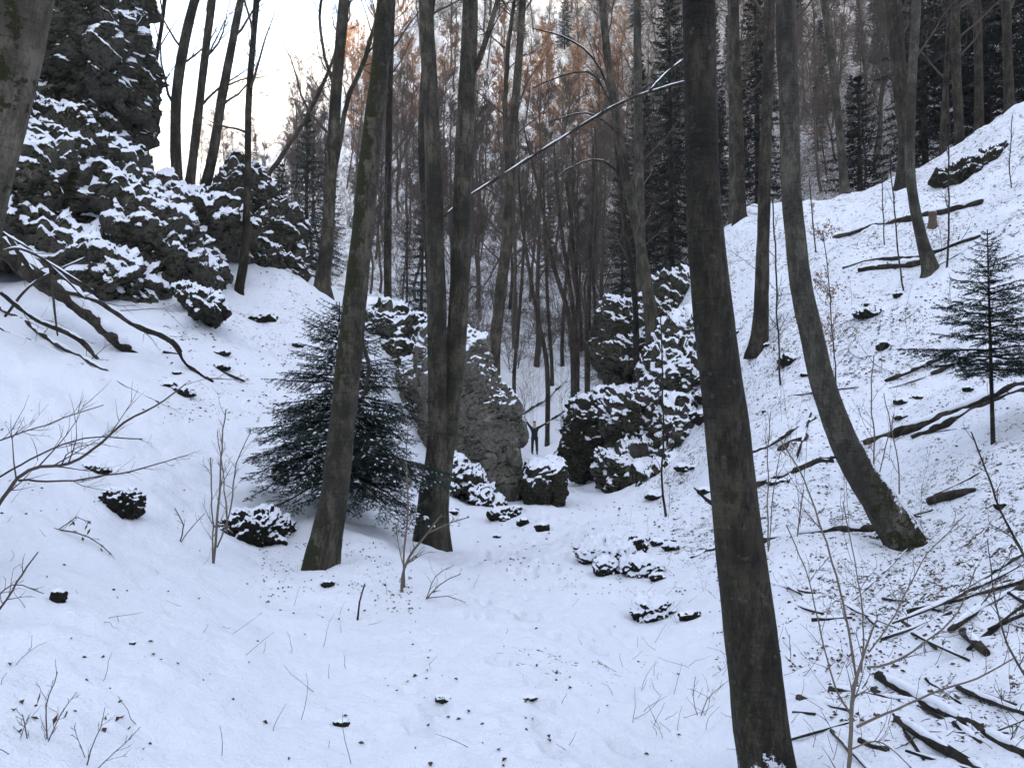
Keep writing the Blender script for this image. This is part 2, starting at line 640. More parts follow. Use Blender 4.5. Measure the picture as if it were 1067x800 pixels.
def crown(rng, p, r, h0, nb, blen, n2=7, n3=4, n4=0, up=.06, ang=(.6, 1.1), minr=.0022, thick=.5):
    """bare crown: main limbs leaving the trunk above height h0 over its base."""
    out = []
    zb = p[0][2]
    ok = np.where(p[:, 2] - zb > h0)[0]
    if len(ok) < 2:
        return out
    lo = ok[0]
    for k in range(nb):
        f = (k + rng.uniform(0, 1)) / nb
        i = min(int(lo + f * (len(p) - 1 - lo)), len(p) - 2)
        t = p[i + 1] - p[i]
        L = blen * rng.uniform(.55, 1.1) * (1 - .55 * f)
        r0 = max(min(r[i] * thick, .014 * L + .004), minr * 2)
        b, rb = grow(rng, p[i], side_dir(rng, t, rng.uniform(*ang)), L, r0, minr * 1.3, 8, .13, up)
        out.append((b, rb, 5))
        branchlets(rng, b, rb, L, n2, n3, out, n4=n4, up=up, minr=minr)
    return out


# ------------------------------------------------------------------ ground sheet
def build_ground():
    th = np.concatenate([np.linspace(-180, -40, 60)[:-1], np.linspace(-40, 40, 720), np.linspace(40, 180, 60)[1:]])
    r = np.exp(np.linspace(math.log(.45), math.log(420), 640))
    T, RR = np.meshgrid(np.radians(th), r)
    x, y = (RR * np.sin(T)).ravel(), (RR * np.cos(T)).ravel()
    z = ground(x, y)
    nr, nth = RR.shape
    V = np.stack([x, y, z], -1)
    idx = np.arange(nr * nth).reshape(nr, nth)
    a, b, c, d = idx[:-1, :-1], idx[:-1, 1:], idx[1:, 1:], idx[1:, :-1]
    Fq = np.stack([a, b, c, d], -1).reshape(-1, 4)[:, ::-1]
    # litter: where leaves and earth show through the snow
    rad = np.hypot(x, y)
    q = np.stack([x, y, z], -1)
    side = sstep(.4, 3.0, x - .06 * y) * .84
    far = sstep(45, 70, rad) * .95
    pd = path_dist(x, y)
    lit = .14 + side + far + .30 * (fbm(q * .55, 3, 31)) + .22 * fbm(q * 2.1, 2, 33)
    lit = lit * (.25 + .75 * sstep(.5, 2.0, pd))
    for (px, py, s, amt) in LITTER_SPOTS:
        dd = hit(px, py)
        c = P(px, py, dd)
        lit = lit + amt * np.exp(-((x - c[0]) ** 2 + (y - c[1]) ** 2) / (2 * s * s))
    lit = lit + .16 * sstep(12, 18, rad) * (1 - sstep(38, 46, rad)) * (x > 3)
    lit = np.where(x < 0, lit - .12 * (1 - sstep(10, 30, rad)), lit)
    Vc = np.array([[0, 0, gz(.001, .001)]])
    V = np.vstack([V, Vc])
    i0 = np.arange(nth - 1)
    Ft = np.stack([np.full(nth - 1, nr * nth), i0, i0 + 1], -1)[:, ::-1]
    o = link('snowy_ground', mesh('snowy_ground', V, Fq, Ft, mat=M['ground'], attrs={'litter': np.append(np.clip(lit, 0, 1.3) - .5 * np.clip(lit - .65, 0, .65) * (rad < 40), .1)}))
    tag(o, kind='structure')


LITTER_SPOTS = [(260, 350, 2.4, .5), (300, 330, 2.2, .4), (210, 390, 1.6, .4), (180, 420, 1.2, .3), (345, 600, .7, .35), (400, 600, .8, .4), (960, 590, .5, .35), (1030, 490, .9, .45), (1040, 520, .8, .2),
                (790, 375, 1.2, .5), (480, 690, .5, .34), (560, 700, .6, .36), (640, 700, .5, .34), (400, 740, .3, .3), (600, 680, .5, .3), (540, 545, 1, .4), (680, 590, 1.0, .5), (700, 560, 1, .5), (860, 650, 1, .3),
                (1000, 760, .5, .2)]


def debris():
    """Small curled leaves lying on the snow, one loose layer nobody could count."""
    rng = np.random.RandomState(5)
    P0 = []
    regions = [((250, 560, 560, 800), 110), ((740, 980, 300, 700), 2600), ((860, 1067, 240, 760), 1500), ((0, 250, 420, 800), 130), ((270, 430, 565, 640), 700), ((420, 720, 640, 800), 60), ((170, 340, 285, 440), 900), ((760, 1067, 120, 330), 1500),
               ((520, 760, 520, 620), 500)]
    for (x0, x1, y0, y1), n in regions:
        for _ in range(n):
            px, py = rng.uniform(x0, x1), rng.uniform(y0, y1)
            P0.append((px, py))
    P0 = np.array(P0)
    q = np.stack([P0[:, 0] / 60, P0[:, 1] / 40, P0[:, 0] * 0], -1)
    keep = fbm(q, 3, 44) + rng.uniform(-.5, .5, len(P0)) > .0
    P0 = P0[keep]
    V, Ft = [], []
    # march all rays at once
    dirs = np.array([P(a, b, 1) - CAM for a, b in P0])
    dist = np.full(len(P0), np.nan)
    D = np.exp(np.linspace(math.log(2.2), math.log(45), 160))
    prev = np.full(len(P0), 1.0)
    for k, d in enumerate(D):
        pp = CAM + d * dirs
        dz = pp[:, 2] - ground(pp[:, 0], pp[:, 1])
        newly = np.isnan(dist) & (dz < 0)
        if k:
            t = prev / (prev - dz + 1e-9)
            dist = np.where(newly, D[k - 1] + t * (d - D[k - 1]), dist)
        prev = dz
    ok = ~np.isnan(dist)
    C = CAM + dist[ok, None] * dirs[ok]
    C[:, 2] = ground(C[:, 0], C[:, 1])
    for c in C:
        s = rng.uniform(.006, .019) * (1 if c[1] < 10 else 1.7 if c[1] < 15 else 2.7)
        a = rng.uniform(0, 6.28)
        e1 = np.array([math.cos(a), math.sin(a), rng.uniform(-.3, .3)]) * s
        e2 = np.array([-math.sin(a), math.cos(a), rng.uniform(-.3, .5)]) * s * rng.uniform(.4, .8)
        up = np.array([0, 0, .006 + s * .35])
        b = len(V)
        V += [c - e1 + up * .4, c + e2 + up * rng.uniform(.4, 1.3), c + e1 + up * .6, c - e2 + up * rng.uniform(.8, 1.8), c + up * .15]
        Ft += [(b, b + 4, b + 1), (b + 1, b + 4, b + 2), (b + 2, b + 4, b + 3), (b + 3, b + 4, b)]
    tag(link('fallen_leaves', mesh('fallen_leaves', V, (), Ft, mat=M['leaf'], smooth=False)), 'dry brown leaves scattered over the snow', 'leaves', kind='stuff')
    # dead grass and twiglets poking through
    polys = []
    for (x0, x1, y0, y1), n in [((0, 330, 520, 800), 34), ((330, 720, 600, 800), 40), ((760, 1067, 420, 800), 260), ((640, 760, 480, 760), 120)]:
        for _ in range(n):
            px, py = rng.uniform(x0, x1), rng.uniform(y0, y1)
            d = hit(px, py)
            c = P(px, py, d)
            a, ra = grow(rng, c - (0, 0, .02), (rng.normal() * .8, rng.normal() * .8, rng.uniform(.2, 1.2)), rng.uniform(.06, .3), .002, .001, 5, .18, 0)
            polys.append((a, ra, 3))
    V, Fq = tubes(polys)
    tag(link('dead_stalks', mesh('dead_stalks', V, Fq, mat=M['twig'])), 'dry stalks poking out of the snow', 'stalks', kind='stuff')


# ------------------------------------------------------------------ rocks
def ico(n=3):
    import bmesh
    bm = bmesh.new()
    bmesh.ops.create_icosphere(bm, subdivisions=n, radius=1)
    V = np.array([v.co[:] for v in bm.verts])
    Ft = np.array([[v.index for v in f.verts] for f in bm.faces])
    bm.free()
    return V, Ft


_ICO = ico(4)


def rock(name, label, cat, blobs, voxel, mat, rough=1.0, seed=0, snow_bias=0.0, group=None, top=0.0, strata=0.0, side=0.0):
    """blobs: (px, py, d, half width px, half height px, half depth m, roll deg, squareness)"""
    Vs, Fs, off = [], [], 0
    for (px, py, d, hx, hy, dep, roll, ex) in blobs:
        v = _ICO[0].copy()
        v = v / (np.abs(v) ** ex).sum(1, keepdims=True) ** (1 / ex)
        k = d / F
        v = v * np.array([hx * k, dep, hy * k])
        c, s = math.cos(R(roll)), math.sin(R(roll))
        v = np.stack([v[:, 0] * c + v[:, 2] * s, v[:, 1], -v[:, 0] * s + v[:, 2] * c], -1)
        Vs.append(v + P(px, py, d))
        Fs.append(_ICO[1] + off)
        off += len(v)
    V = np.vstack(Vs)
    me = mesh('tmp', V, (), np.vstack(Fs))
    o = link('tmp', me)
    md = o.modifiers.new('r', 'REMESH')
    md.mode = 'VOXEL'
    md.voxel_size = voxel
    sm = o.modifiers.new('s', 'SMOOTH')
    sm.iterations = 4
    dg = bpy.context.evaluated_depsgraph_get()
    ev = o.evaluated_get(dg)
    em = ev.to_mesh()
    n = len(em.vertices)
    V = np.empty(n * 3, np.float32)
    em.vertices.foreach_get('co', V)
    V = V.reshape(-1, 3).astype(float)
    nq = len(em.polygons)
    lv = np.empty(len(em.loops), np.int32)
    em.loops.foreach_get('vertex_index', lv)
    tot = np.empty(nq, np.int32)
    em.polygons.foreach_get('loop_total', tot)
    st = np.empty(nq, np.int32)
    em.polygons.foreach_get('loop_start', st)
    q4 = st[tot == 4]
    Fq = lv[q4[:, None] + np.arange(4)] if len(q4) else np.zeros((0, 4), int)
    q3 = st[tot == 3]
    Ft = lv[q3[:, None] + np.arange(3)] if len(q3) else np.zeros((0, 3), int)
    ev.to_mesh_clear()
    bpy.data.objects.remove(o)
    bpy.data.meshes.remove(me)

    def normals(V):
        N = np.zeros_like(V)
        if len(Fq):
            fn = np.cross(V[Fq[:, 2]] - V[Fq[:, 0]], V[Fq[:, 3]] - V[Fq[:, 1]])
            for k in range(4):
                np.add.at(N, Fq[:, k], fn)
        if len(Ft):
            fn = np.cross(V[Ft[:, 1]] - V[Ft[:, 0]], V[Ft[:, 2]] - V[Ft[:, 0]])
            for k in range(3):
                np.add.at(N, Ft[:, k], fn)
        return N / (np.linalg.norm(N, axis=1, keepdims=True) + 1e-12)

    N = normals(V)
    S = (V.max(0) - V.min(0)).max() * .22
    S = min(S, 1.25 if S < 3.5 else 1.7)
    warp = np.stack([pn(V / S * .9, 51 + seed), pn(V / S * .9, 52 + seed), pn(V / S * .9, 53 + seed)], -1) * .3
    d1, d2, fa = worley(V / S + warp, seed, True)
    e1, e2, fb = worley(V / (S * .42) + warp, seed + 3, True)
    f1, f2, fc = worley(V / (S * .17) + warp, seed + 5, True)
    disp = S * rough * (.34 * fa + .20 * fb + .085 * fc - .07 * np.exp(-((d2 - d1) / .07) ** 2) - .03 * np.exp(-((e2 - e1) / .1) ** 2)
                        + .10 * fbm(V / (S * .5), 4, 60 + seed, .55) + .05 * fbm(V / (S * .1), 3, 66 + seed, .65))
    if strata:
        for st_, am_, k_ in ((strata, .20, 0), (strata * .37, .09, 1)):
            w = (V[:, 2] + .28 * V[:, 0] * (strata > .5)) / st_ + .9 * pn(V * .55 / strata, 70 + seed + k_) + .4 * pn(V * 1.9 / strata, 74 + seed)
            fr = w % 1
            fr = np.where(fr < .86, fr / .86, (1 - fr) / .14)
            disp = disp + min(st_, 1.0) * rough * am_ * (fr - .5) * sstep(-.2, .2, pn(V * .6 / strata, 78 + seed + k_) + .12)
    V = V + N * disp[:, None]
    V[:, 2] += .25 * disp * (N[:, 2] > .3)
    N = normals(V)
    # smooth the normals a little for where snow holds
    sn = N[:, 2] * .95 + .20 * pn(V / .55, 80 + seed) + .10 * pn(V / .2, 81 + seed) + snow_bias + side * N[:, 0] + top * ((V[:, 2] - V[:, 2].min()) / np.ptp(V[:, 2]) - .5)
    cap = sstep(.45, .8, sn)
    V[:, 2] += cap * min(.055, S * .06)
    base = np.array([V[:, 0].mean(), V[:, 1].mean(), V[:, 2].min()])
    ob = link(name, rock_mesh(name, V - base, Fq, Ft, mat, sn), None, base)
    return tag(ob, label, cat, group)


def rock_mesh(name, V, Fq, Ft, mat, sn):
    me = mesh(name, V, Fq, Ft, mat=mat, smooth=False, attrs={'snow': sn})
    f = [sn[Fq].mean(1)] if len(Fq) else []
    if len(Ft):
        f.append(sn[Ft].mean(1))
    me.polygons.foreach_set('use_smooth', np.concatenate(f) > .42)
    return me


def small_rock(label, px, py, wpx, hpx, seed, mat='stone', name='rock', snow_bias=0.05, d=None, lift=0.2, group=None, voxel=None):
    d = d or hit(px, py + hpx * .5)
    dep = wpx * .5 * d / F * .8
    rng = np.random.RandomState(seed)
    bl = [(px, py + hpx * .15, d + dep * .5, wpx * .42, hpx * .55, dep, rng.uniform(-12, 12), 2.7),
          (px - wpx * .18, py + hpx * .12, d + dep * .3, wpx * .32, hpx * .42, dep * .7, rng.uniform(-25, 25), 3),
          (px + wpx * .2, py + hpx * .2, d + dep * .6, wpx * .3, hpx * .36, dep * .8, rng.uniform(-25, 25), 3)]
    return rock(name, label, 'rock', bl, voxel or max(.012, d / F * 1.5), M[mat], 1.05, seed, snow_bias + .12, group)


# ------------------------------------------------------------------ trees
def px_path(pxs, d, dd=0.0):
    """pixel points (px, py, width) to a line in the world; dd: extra distance at the top."""
    n = len(pxs)
    ds = [d + dd * i / max(1, n - 1) for i in range(n)]
    p = np.array([P(a[0], a[1], e) for a, e in zip(pxs, ds)])
    r = np.array([a[2] * .5 * e / F for a, e in zip(pxs, ds)])
    return p, r


def flare(p, r, amt=.35, hgt=.5):
    h = p[:, 2] - p[0][2]
    return r * (1 + amt * np.exp(-np.clip(h, 0, None) / hgt * 2.2))


def tree(label, pxs, mat='beech', d=None, Ht=17, crown_from=None, nb=12, blen=3.0, n2=6, n3=3, n4=0, limbs=(), dd=0.0, seed=0, name='bare_tree', cat='tree', group=None,
         twigmat='twig', moss=None, snow=None, low=0, lowlen=1.2, flr=.3, sides=16, sink=.3, minr=None, rough=.05, up=.06):
    rng = np.random.RandomState(seed + 100)
    d = d or hit(pxs[0][0], pxs[0][1])
    p, r = px_path(pxs, d, dd)
    base = p[0].copy()
    z = gz(base[0], base[1])
    # reach into the ground
    foot = base + unit(p[0] - p[1]) * .02
    foot[2] = min(z, base[2]) - sink
    pa = np.vstack([foot, p])
    ra = np.concatenate([[r[0] * 1.05], r])
    # grow on above the picture
    dirv = unit(p[-1] - p[-2])
    cur = p[-1].copy()
    rr = r[-1]
    top = base[2] + Ht
    ext, er = [], []
    k = max(2, int((top - cur[2]) / 1.3))
    for i in range(k):
        dirv = unit(dirv + rng.normal(size=3) * .05 + np.array([0, 0, .12]))
        cur = cur + dirv * (top - p[-1][2]) / k
        ext.append(cur.copy())
        er.append(rr * (1 - .8 * (i + 1) / k))
    if top > p[-1][2] + .8:
        pa = np.vstack([pa, ext])
        ra = np.concatenate([ra, er])
    root = thing(name, label, cat, (base[0], base[1], z), group)
    pr, rr_ = resample(pa, ra, max(.12, d * .008))
    rr_ = flare(pr - np.array([0, 0, 0]), rr_, flr, .45)
    _, pt, rt = trunk_obj('trunk', pr, rr_, M[mat], root, sides, max(.06, d * .007), rough, seed, moss, snow, roots=.5 if d < 40 else 0)
    if d < 16:
        for q_ in range(4):
            i = int(len(pt) * (.06 + .10 * q_ + rng.uniform(0, .06)))
            if i + 1 >= len(pt):
                break
            dv = side_dir(rng, pt[i + 1] - pt[i], rng.uniform(.9, 1.3))
            L = rng.uniform(.05, .2)
            sb = np.array([pt[i], pt[i] + dv * rt[i], pt[i] + dv * (rt[i] + L * .5), pt[i] + dv * (rt[i] + L) + (0, 0, .02)])
            trunk_obj('branch_stub', sb, np.array([.026, .018, .010, .007]) * rng.uniform(.7, 1.2), M[mat], root, 7, .02, .25, seed + q_)
    mr = minr or max(.0022, d * .00011)
    h0 = crown_from if crown_from is not None else (P(0, -60, d)[2] - base[2])
    cr = crown(rng, pt, rt, h0, nb, blen, n2, n3, n4, minr=mr, up=up) if nb else []
    # thin low shoots on the stem
    for _ in range(low):
        i = rng.randint(int(len(pt) * .12), max(int(len(pt) * .6), int(len(pt) * .12) + 1))
        if i >= len(pt) - 1:
            continue
        L = lowlen * rng.uniform(.4, 1.1)
        b, rb = grow(rng, pt[i], side_dir(rng, pt[i + 1] - pt[i], rng.uniform(.8, 1.4), .4), L, mr * 2.2 + .003, mr, 7, .12, .02)
        cr.append((b, rb, 4))
        branchlets(rng, b, rb, L, 5, 2, cr, minr=mr)
    if cr:
        tube_obj('crown', cr, M[twigmat], root)
    for lb in limbs:
        q, qr = px_path(lb[0], d + (lb[1] if len(lb) > 1 else 0))
        q, qr = resample(q, qr, max(.1, d * .012))
        q = q + np.cumsum(rng.normal(size=q.shape), axis=0) * .0012 * d * np.linspace(1, 0, len(q))[:, None] * np.linspace(0, 2, len(q))[:, None]
        pl = [(q, qr, 8)]
        L = np.linalg.norm(q[-1] - q[0])
        branchlets(rng, q, qr, L, int(lb[2]) if len(lb) > 2 else 8, 3, pl, minr=mr)
        b = tube_obj('branch', pl, M[mat], root)
        if len(lb) > 3 and lb[3]:
            s = snow_on(q, qr, rng, .3, .6)
            if s:
                tube_obj('snow', s, M['snow'], b if False else root)
    return root


def snow_on(q, r, rng, gap=.15, flat=1.0, seed=None):
    """lumps of snow lying along the top of a branch or log."""
    out = []
    n = len(q)
    i = 0
    while i < n - 2:
        k = int(rng.uniform(4, 14))
        j = min(n, i + k)
        if j - i >= 3 and rng.rand() > gap:
            a = q[i:j].copy()
            t = np.linspace(0, 1, j - i)
            w = np.sin(np.clip(t, .0, 1) * math.pi) ** .35
            rr = r[i:j] * flat * w * rng.uniform(.85, 1.1, j - i) + 1e-4
            a[:, 2] += r[i:j] * .72
            a += rng.normal(size=a.shape) * (r[i:j] * .1)[:, None]
            out.append((a, rr, 7))
        i = j if rng.rand() < gap else j - 1
    return out


def log(label, pxs, d0=None, d1=None, seed=0, name='fallen_log', cat='log', mat='log', snow=True, group=None, lift=.5, twigs=0, gap=.12, sides=10, flat=1.0):
    rng = np.random.RandomState(seed + 300)
    n = len(pxs)
    da = d0 or hit(pxs[0][0], pxs[0][1])
    db = d1 or hit(pxs[-1][0], pxs[-1][1])
    # distances change evenly in 1/d along the picture line
    xs = np.array([[a[0], a[1]] for a in pxs], float)
    cum = np.concatenate([[0], np.cumsum(np.linalg.norm(np.diff(xs, axis=0), axis=1))])
    cum /= cum[-1]
    ds = 1 / ((1 - cum) / da + cum / db)
    p = np.array([P(a[0], a[1], e) for a, e in zip(pxs, ds)])
    r = np.array([a[2] * .5 * e / F for a, e in zip(pxs, ds)])
    p, r = resample(p, r, max(.08, np.linalg.norm(p[-1] - p[0]) / 40))
    r = r * .8
    p = p + rng.normal(size=p.shape) * r[:, None] * .05
    if d0 is None:
        g = ground(p[:, 0], p[:, 1])
        p[:, 2] = np.maximum(p[:, 2], g + r * (lift - .25))
        p[:, 2] = np.minimum(p[:, 2], g + r * .6 + (.22 if lift > .9 else .03))
        k_ = np.hanning(19)[1:-1]
        k_ /= k_.sum()
        nn = len(p)
        ln_ = np.linspace(p[0, 2], p[-1, 2], nn)
        p[:, 2] = .6 * np.convolve(np.pad(p[:, 2] - ln_, 8, mode='edge'), k_, 'valid')[:nn] + ln_
    r = r * (1 + .14 * pn(p * 2.5, seed % 90))
    base = p[0].copy()
    root = thing(name, label, cat, base, group)
    r[-1] *= .8
    r[0] *= .9
    trunk_obj('bark', p, r, M[mat], root, sides, .06, .2, seed)
    if snow:
        s = snow_on(p, r, rng, gap, flat)
        if s:
            tag(tube_obj('snow', s, M['snow'], root), kind='stuff')
    if twigs:
        L = np.linalg.norm(p[-1] - p[0])
        for _ in range(twigs):
            tw = []
            branchlets(rng, p, r * .6, L * .6, 1, 3, tw, minr=max(.002, da * .0001))
            tube_obj('twig', tw, M['twig'], root)
    return root


def shrub(label, stems, d=None, seed=0, mat='shrubtwig', n2=5, n3=2, name='shrub', cat='shrub', group=None, leaves=0, leafmat='paleleaf', minr=None, tw=.55):
    """stems: lists of (px, py, width) that share a foot; small side twigs are grown along them."""
    rng = np.random.RandomState(seed + 500)
    d = d or hit(stems[0][0][0], stems[0][0][1])
    mr = minr or max(.0008, d * .00015)
    b0 = P(stems[0][0][0], stems[0][0][1], d)
    root = thing(name, label, cat, b0, group)
    tw_all = []
    ends = []
    for s in stems:
        s = [(a_, b_, w_ * .62) for a_, b_, w_ in s]
        dd = rng.uniform(-.12, .12) * d * .4
        q, qr = px_path(s, d, dd)
        q[0] = P(s[0][0], s[0][1], d)
        if s[0][:2] == stems[0][0][:2]:
            q[0][2] = min(q[0][2], gz(q[0][0], q[0][1])) - .03
        q, qr = resample(q, qr, max(.03, d * .012))
        q = q + np.cumsum(rng.normal(size=q.shape), axis=0) * .0006 * d
        tube_obj('stem', [(q, np.maximum(qr, mr), 7)], M[mat], root)
        L = np.linalg.norm(q[-1] - q[0])
        branchlets(rng, q, qr, L * tw, n2, n3, tw_all, minr=mr, ang=.75, up=.06, r2=.55)
    if tw_all:
        tube_obj('crown', tw_all, M['twig' if mat == 'thin' else mat], root)
    if leaves and tw_all:
        V, Ft = [], []
        for _ in range(leaves):
            a = tw_all[rng.randint(len(tw_all))][0]
            c = a[rng.randint(1, len(a))] - b0
            s = rng.uniform(.018, .034)
            e1 = unit(rng.normal(size=3) + (0, 0, -.8)) * s
            e2 = unit(np.cross(e1, rng.normal(size=3))) * s * .5
            b = len(V)
            V += [c, c + e1 + e2, c + e1 * 2, c + e1 - e2]
            Ft += [(b, b + 1, b + 2), (b, b + 2, b + 3)]
        link('leaves', mesh('leaves', V, (), Ft, mat=M[leafmat], smooth=False), root)
    return root


def needles(rng, segs, spacing, ln, wd, snowp=0.0):
    """segs: array (k,2,3) of twig pieces; returns triangles of needles left, right and on top."""
    segs = np.asarray(segs)
    d = segs[:, 1] - segs[:, 0]
    L = np.linalg.norm(d, axis=1)
    cnt = np.maximum(1, (L / spacing).astype(int))
    idx = np.repeat(np.arange(len(segs)), cnt)
    t = rng.rand(len(idx))
    p = segs[idx, 0] + d[idx] * t[:, None]
    dv = d[idx] / (L[idx, None] + 1e-9)
    sd = np.cross(dv, [0, 0, 1.0])
    sd /= np.linalg.norm(sd, axis=1, keepdims=True) + 1e-6
    upv = np.cross(sd, dv)
    out = []
    for s in (-1, 1, 0):
        a = rng.normal(0, .35, len(p))
        if s:
            nd = sd * s + upv * (a + .15)[:, None] + dv * .7
        else:
            nd = upv + sd * a[:, None] + dv * .9
        nd /= np.linalg.norm(nd, axis=1, keepdims=True)
        w = np.cross(nd, upv if s else sd)
        w /= np.linalg.norm(w, axis=1, keepdims=True) + 1e-6
        l = ln * rng.uniform(.7, 1.15, len(p))[:, None] * (1 if s else .7)
        out.append(np.stack([p - w * wd, p + w * wd, p + nd * l], 1))
    T = np.concatenate(out)
    return T.reshape(-1, 3), np.arange(len(T) * 3).reshape(-1, 3)


def fir_mesh(rng, Ht, prof, whorl, per, droop, spacing, ln, wd, tw_sp, tw_len, snow_amt, h0=.1, curve=.25, sub=True, r0=.05, asym=None, hang=(.47, .12), lv=(.7, 1.12)):
    """prof(f): branch length at relative height f. Returns trunk line, branch tubes, needle triangles, snow tubes."""
    zs = []
    z = h0 * Ht
    while z < Ht * .98:
        zs.append(z)
        z += whorl * (1 - .45 * z / Ht) * rng.uniform(.8, 1.2)
    segs, br, sn = [], [], []
    for z in zs:
        f = z / Ht
        n = max(2, int(per * (1 - .3 * f) + .5))
        a0 = rng.uniform(0, 6.28)
        for k in range(n):
            a = a0 + k / n * 6.283 + rng.normal() * .25
            L = prof(f) * rng.uniform(*lv)
            if asym:
                L *= asym(a, f)
            if L < .03:
                continue
            d = np.array([math.cos(a), math.sin(a), 0])
            m = 7
            t = np.linspace(0, 1, m)
            lift = (.35 * (f ** 1.5)) - droop * (1 - f)
            pts_ = np.array([0, 0, z]) + d * (L * t)[:, None] + np.array([0, 0, 1]) * (L * (lift * t - curve * t * t * (1 - f) + .12 * t ** 3))[:, None]
            pts_ = pts_ + rng.normal(size=(m, 3)) * L * .012
            br.append((pts_, np.linspace(.012 * L + .003, .0015, m), 4))
            for i in range(1, m - 1):
                segs.append((pts_[i], pts_[i + 1]))
            # side twigs in a flat spray
            clump = rng.choice([.1, .4, 1.8])
            nt_ = max(3, int(L / tw_sp))
            sd = np.cross(d, [0, 0, 1])
            for j in range(nt_):
                ft = .18 + .8 * j / nt_
                i = min(int(ft * (m - 1)), m - 2)
                q = pts_[i] + (pts_[i + 1] - pts_[i]) * (ft * (m - 1) - i)
                for s in (-1, 1):
                    l2 = tw_len * L * (1.05 - ft * .85) * rng.uniform(.6, 1.2)
                    dv = unit(d * .75 + sd * s * .9 + np.array([0, 0, -rng.uniform(hang[1], hang[0])]))
                    e = q + dv * l2
                    mid = (q + e) / 2 + np.array([0, 0, .03 * l2])
                    segs.append((q, mid))
                    segs.append((mid, e))
                    br.append((np.array([q, mid, e]), np.array([.002, .0016, .001]), 3))
                    if sub and l2 > .10:
                        for u in np.arange(.3, 1, .07 / l2 * 1.0 + .05):
                            for s2 in (-1, 1):
                                q2 = q + (e - q) * u
                                dv2 = unit(dv * .8 + np.cross(dv, [0, 0, 1]) * s2 * .8 + np.array([0, 0, rng.uniform(-.4, .05)]))
                                segs.append((q2, q2 + dv2 * l2 * .36 * (1.1 - u * .7) * rng.uniform(.6, 1.2)))
                    if rng.rand() < snow_amt * (.3 + ft) * (.6 + .6 * f) * clump:
                        w = (tw_len * L * .018 + .004) * rng.uniform(.6, 1.3)
                        u0 = rng.uniform(.05, .75)
                        a1 = q + (e - q) * u0
                        a2 = q + (e - q) * (u0 + rng.uniform(.12, .3))
                        up_ = np.array([0, 0, w * .5])
                        sn.append((np.array([a1 + up_ * .4, (a1 * 2 + a2) / 3 + up_, (a1 + 2 * a2) / 3 + up_, a2 + up_ * .3]), np.array([w * .3, w * .8, w * .75, w * .2]) * rng.uniform(.6, 1.1), 5))
            if rng.rand() < snow_amt * .5:
                i = rng.randint(2, m - 2)
                w = .007 + .006 * L
                u0 = rng.uniform(0, .6)
                seg = np.array([pts_[i] + (pts_[i + 1] - pts_[i]) * (u0 + t_) for t_ in (0, .2, .4)]) + np.array([0, 0, w * .5])
                sn.append((np.array(seg), np.array([w * .4, w, w * .5]), 5))
    V, Ft = needles(rng, segs, spacing, ln, wd)
    return np.array([[0, 0, -.2], [0, 0, Ht * .5], [0, 0, Ht]]), np.array([r0, r0 * .6, .006]), br, V, Ft, sn


def fir(label, px, py, Ht, prof, d=None, seed=0, name='fir_tree', group=None, lean=(0, 0), needle='needle', bark='thin', **k):
    rng = np.random.RandomState(seed + 700)
    d = d or hit(px, py)
    b = P(px, py, d)
    b[2] = gz(b[0], b[1])
    root = thing(name, label, 'tree', b, group)
    tp, tr, br, V, Ft, sn = fir_mesh(rng, Ht, prof, **k)
    tp, tr = resample(tp, tr, Ht / 14)
    tV, tF = tubes([(tp, tr, 8)])
    sh = lambda X: X + np.stack([lean[0] * X[:, 2], lean[1] * X[:, 2], 0 * X[:, 2]], -1)
    link('trunk', mesh('trunk', sh(tV), tF, mat=M[bark]), root)
    bV, bF = tubes(br)
    link('crown', mesh('crown', sh(bV), bF, mat=M[bark]), root)
    link('needles', mesh('needles', sh(V), (), Ft, mat=M[needle], smooth=False), root)
    if sn:
        sV, sF = tubes(sn)
        tag(link('snow', mesh('snow', sh(sV), sF, mat=M['snow']), root), kind='stuff')
    return root

# ================================================================== the place
build_ground()
debris()

# ------------------------------------------------------------------ rocks
rock('cliff', 'tall mossy limestone cliff with an overhanging top and snowy ledges', 'cliff',
     [(66, 30, 22.5, 62, 120, 2.6, 3, 4), (108, 62, 22, 34, 62, 2.0, -4, 4), (106, 165, 22.5, 32, 70, 2, 0, 4), (70, 190, 21, 72, 62, 2.2, 20, 3.5),
      (20, 215, 19.5, 78, 66, 2.0, 8, 3.5), (150, 232, 21, 78, 34, 2.0, 36, 3), (168, 262, 20.5, 60, 28, 1.8, 38, 3), (90, 275, 19.2, 92, 32, 1.5, 24, 3),
      (-60, 120, 21, 100, 230, 3, 0, 4), (-150, 150, 19, 120, 240, 3, 0, 4), (215, 240, 23, 46, 34, 1.8, 25, 3)],
     .065, M['cliff'], .72, 3, .07, top=-.34, strata=.95)
rock('rock_pinnacle', 'blunt rock pinnacle streaked with snow beside the bare skyline trunks', 'rock',
     [(256, 235, 26, 27, 62, 1.6, 4, 3.2), (285, 260, 25.5, 24, 42, 1.4, 22, 3), (270, 275, 25, 50, 22, 1.3, 8, 3)], .055, M['cliff'], .8, 5, .0, strata=.8)
rock('boulder', 'dark wet boulder low on the snow slope below the cliff', 'rock',
     [(219, 321, 18.0, 15, 16, .7, 25, 3), (202, 312, 18.6, 22, 10, .6, 38, 2.4)], .035, M['boulder'], .9, 8, .22)
rock('rock_slab', 'big pale grey limestone block with a snowy top beside the path', 'rock',
     [(478, 432, 22, 38, 86, 1.5, -3, 4), (500, 452, 21.6, 30, 80, 1.4, -12, 4), (516, 468, 21.2, 25, 62, 1.2, -8, 4), (529, 434, 21.6, 14, 34, .9, -24, 3), (468, 400, 22.5, 36, 60, 1.3, 0, 4), (446, 440, 22.6, 32, 68, 1.3, 0, 4)],
     .04, M['slab'], .38, 12, -.30, top=1.0)
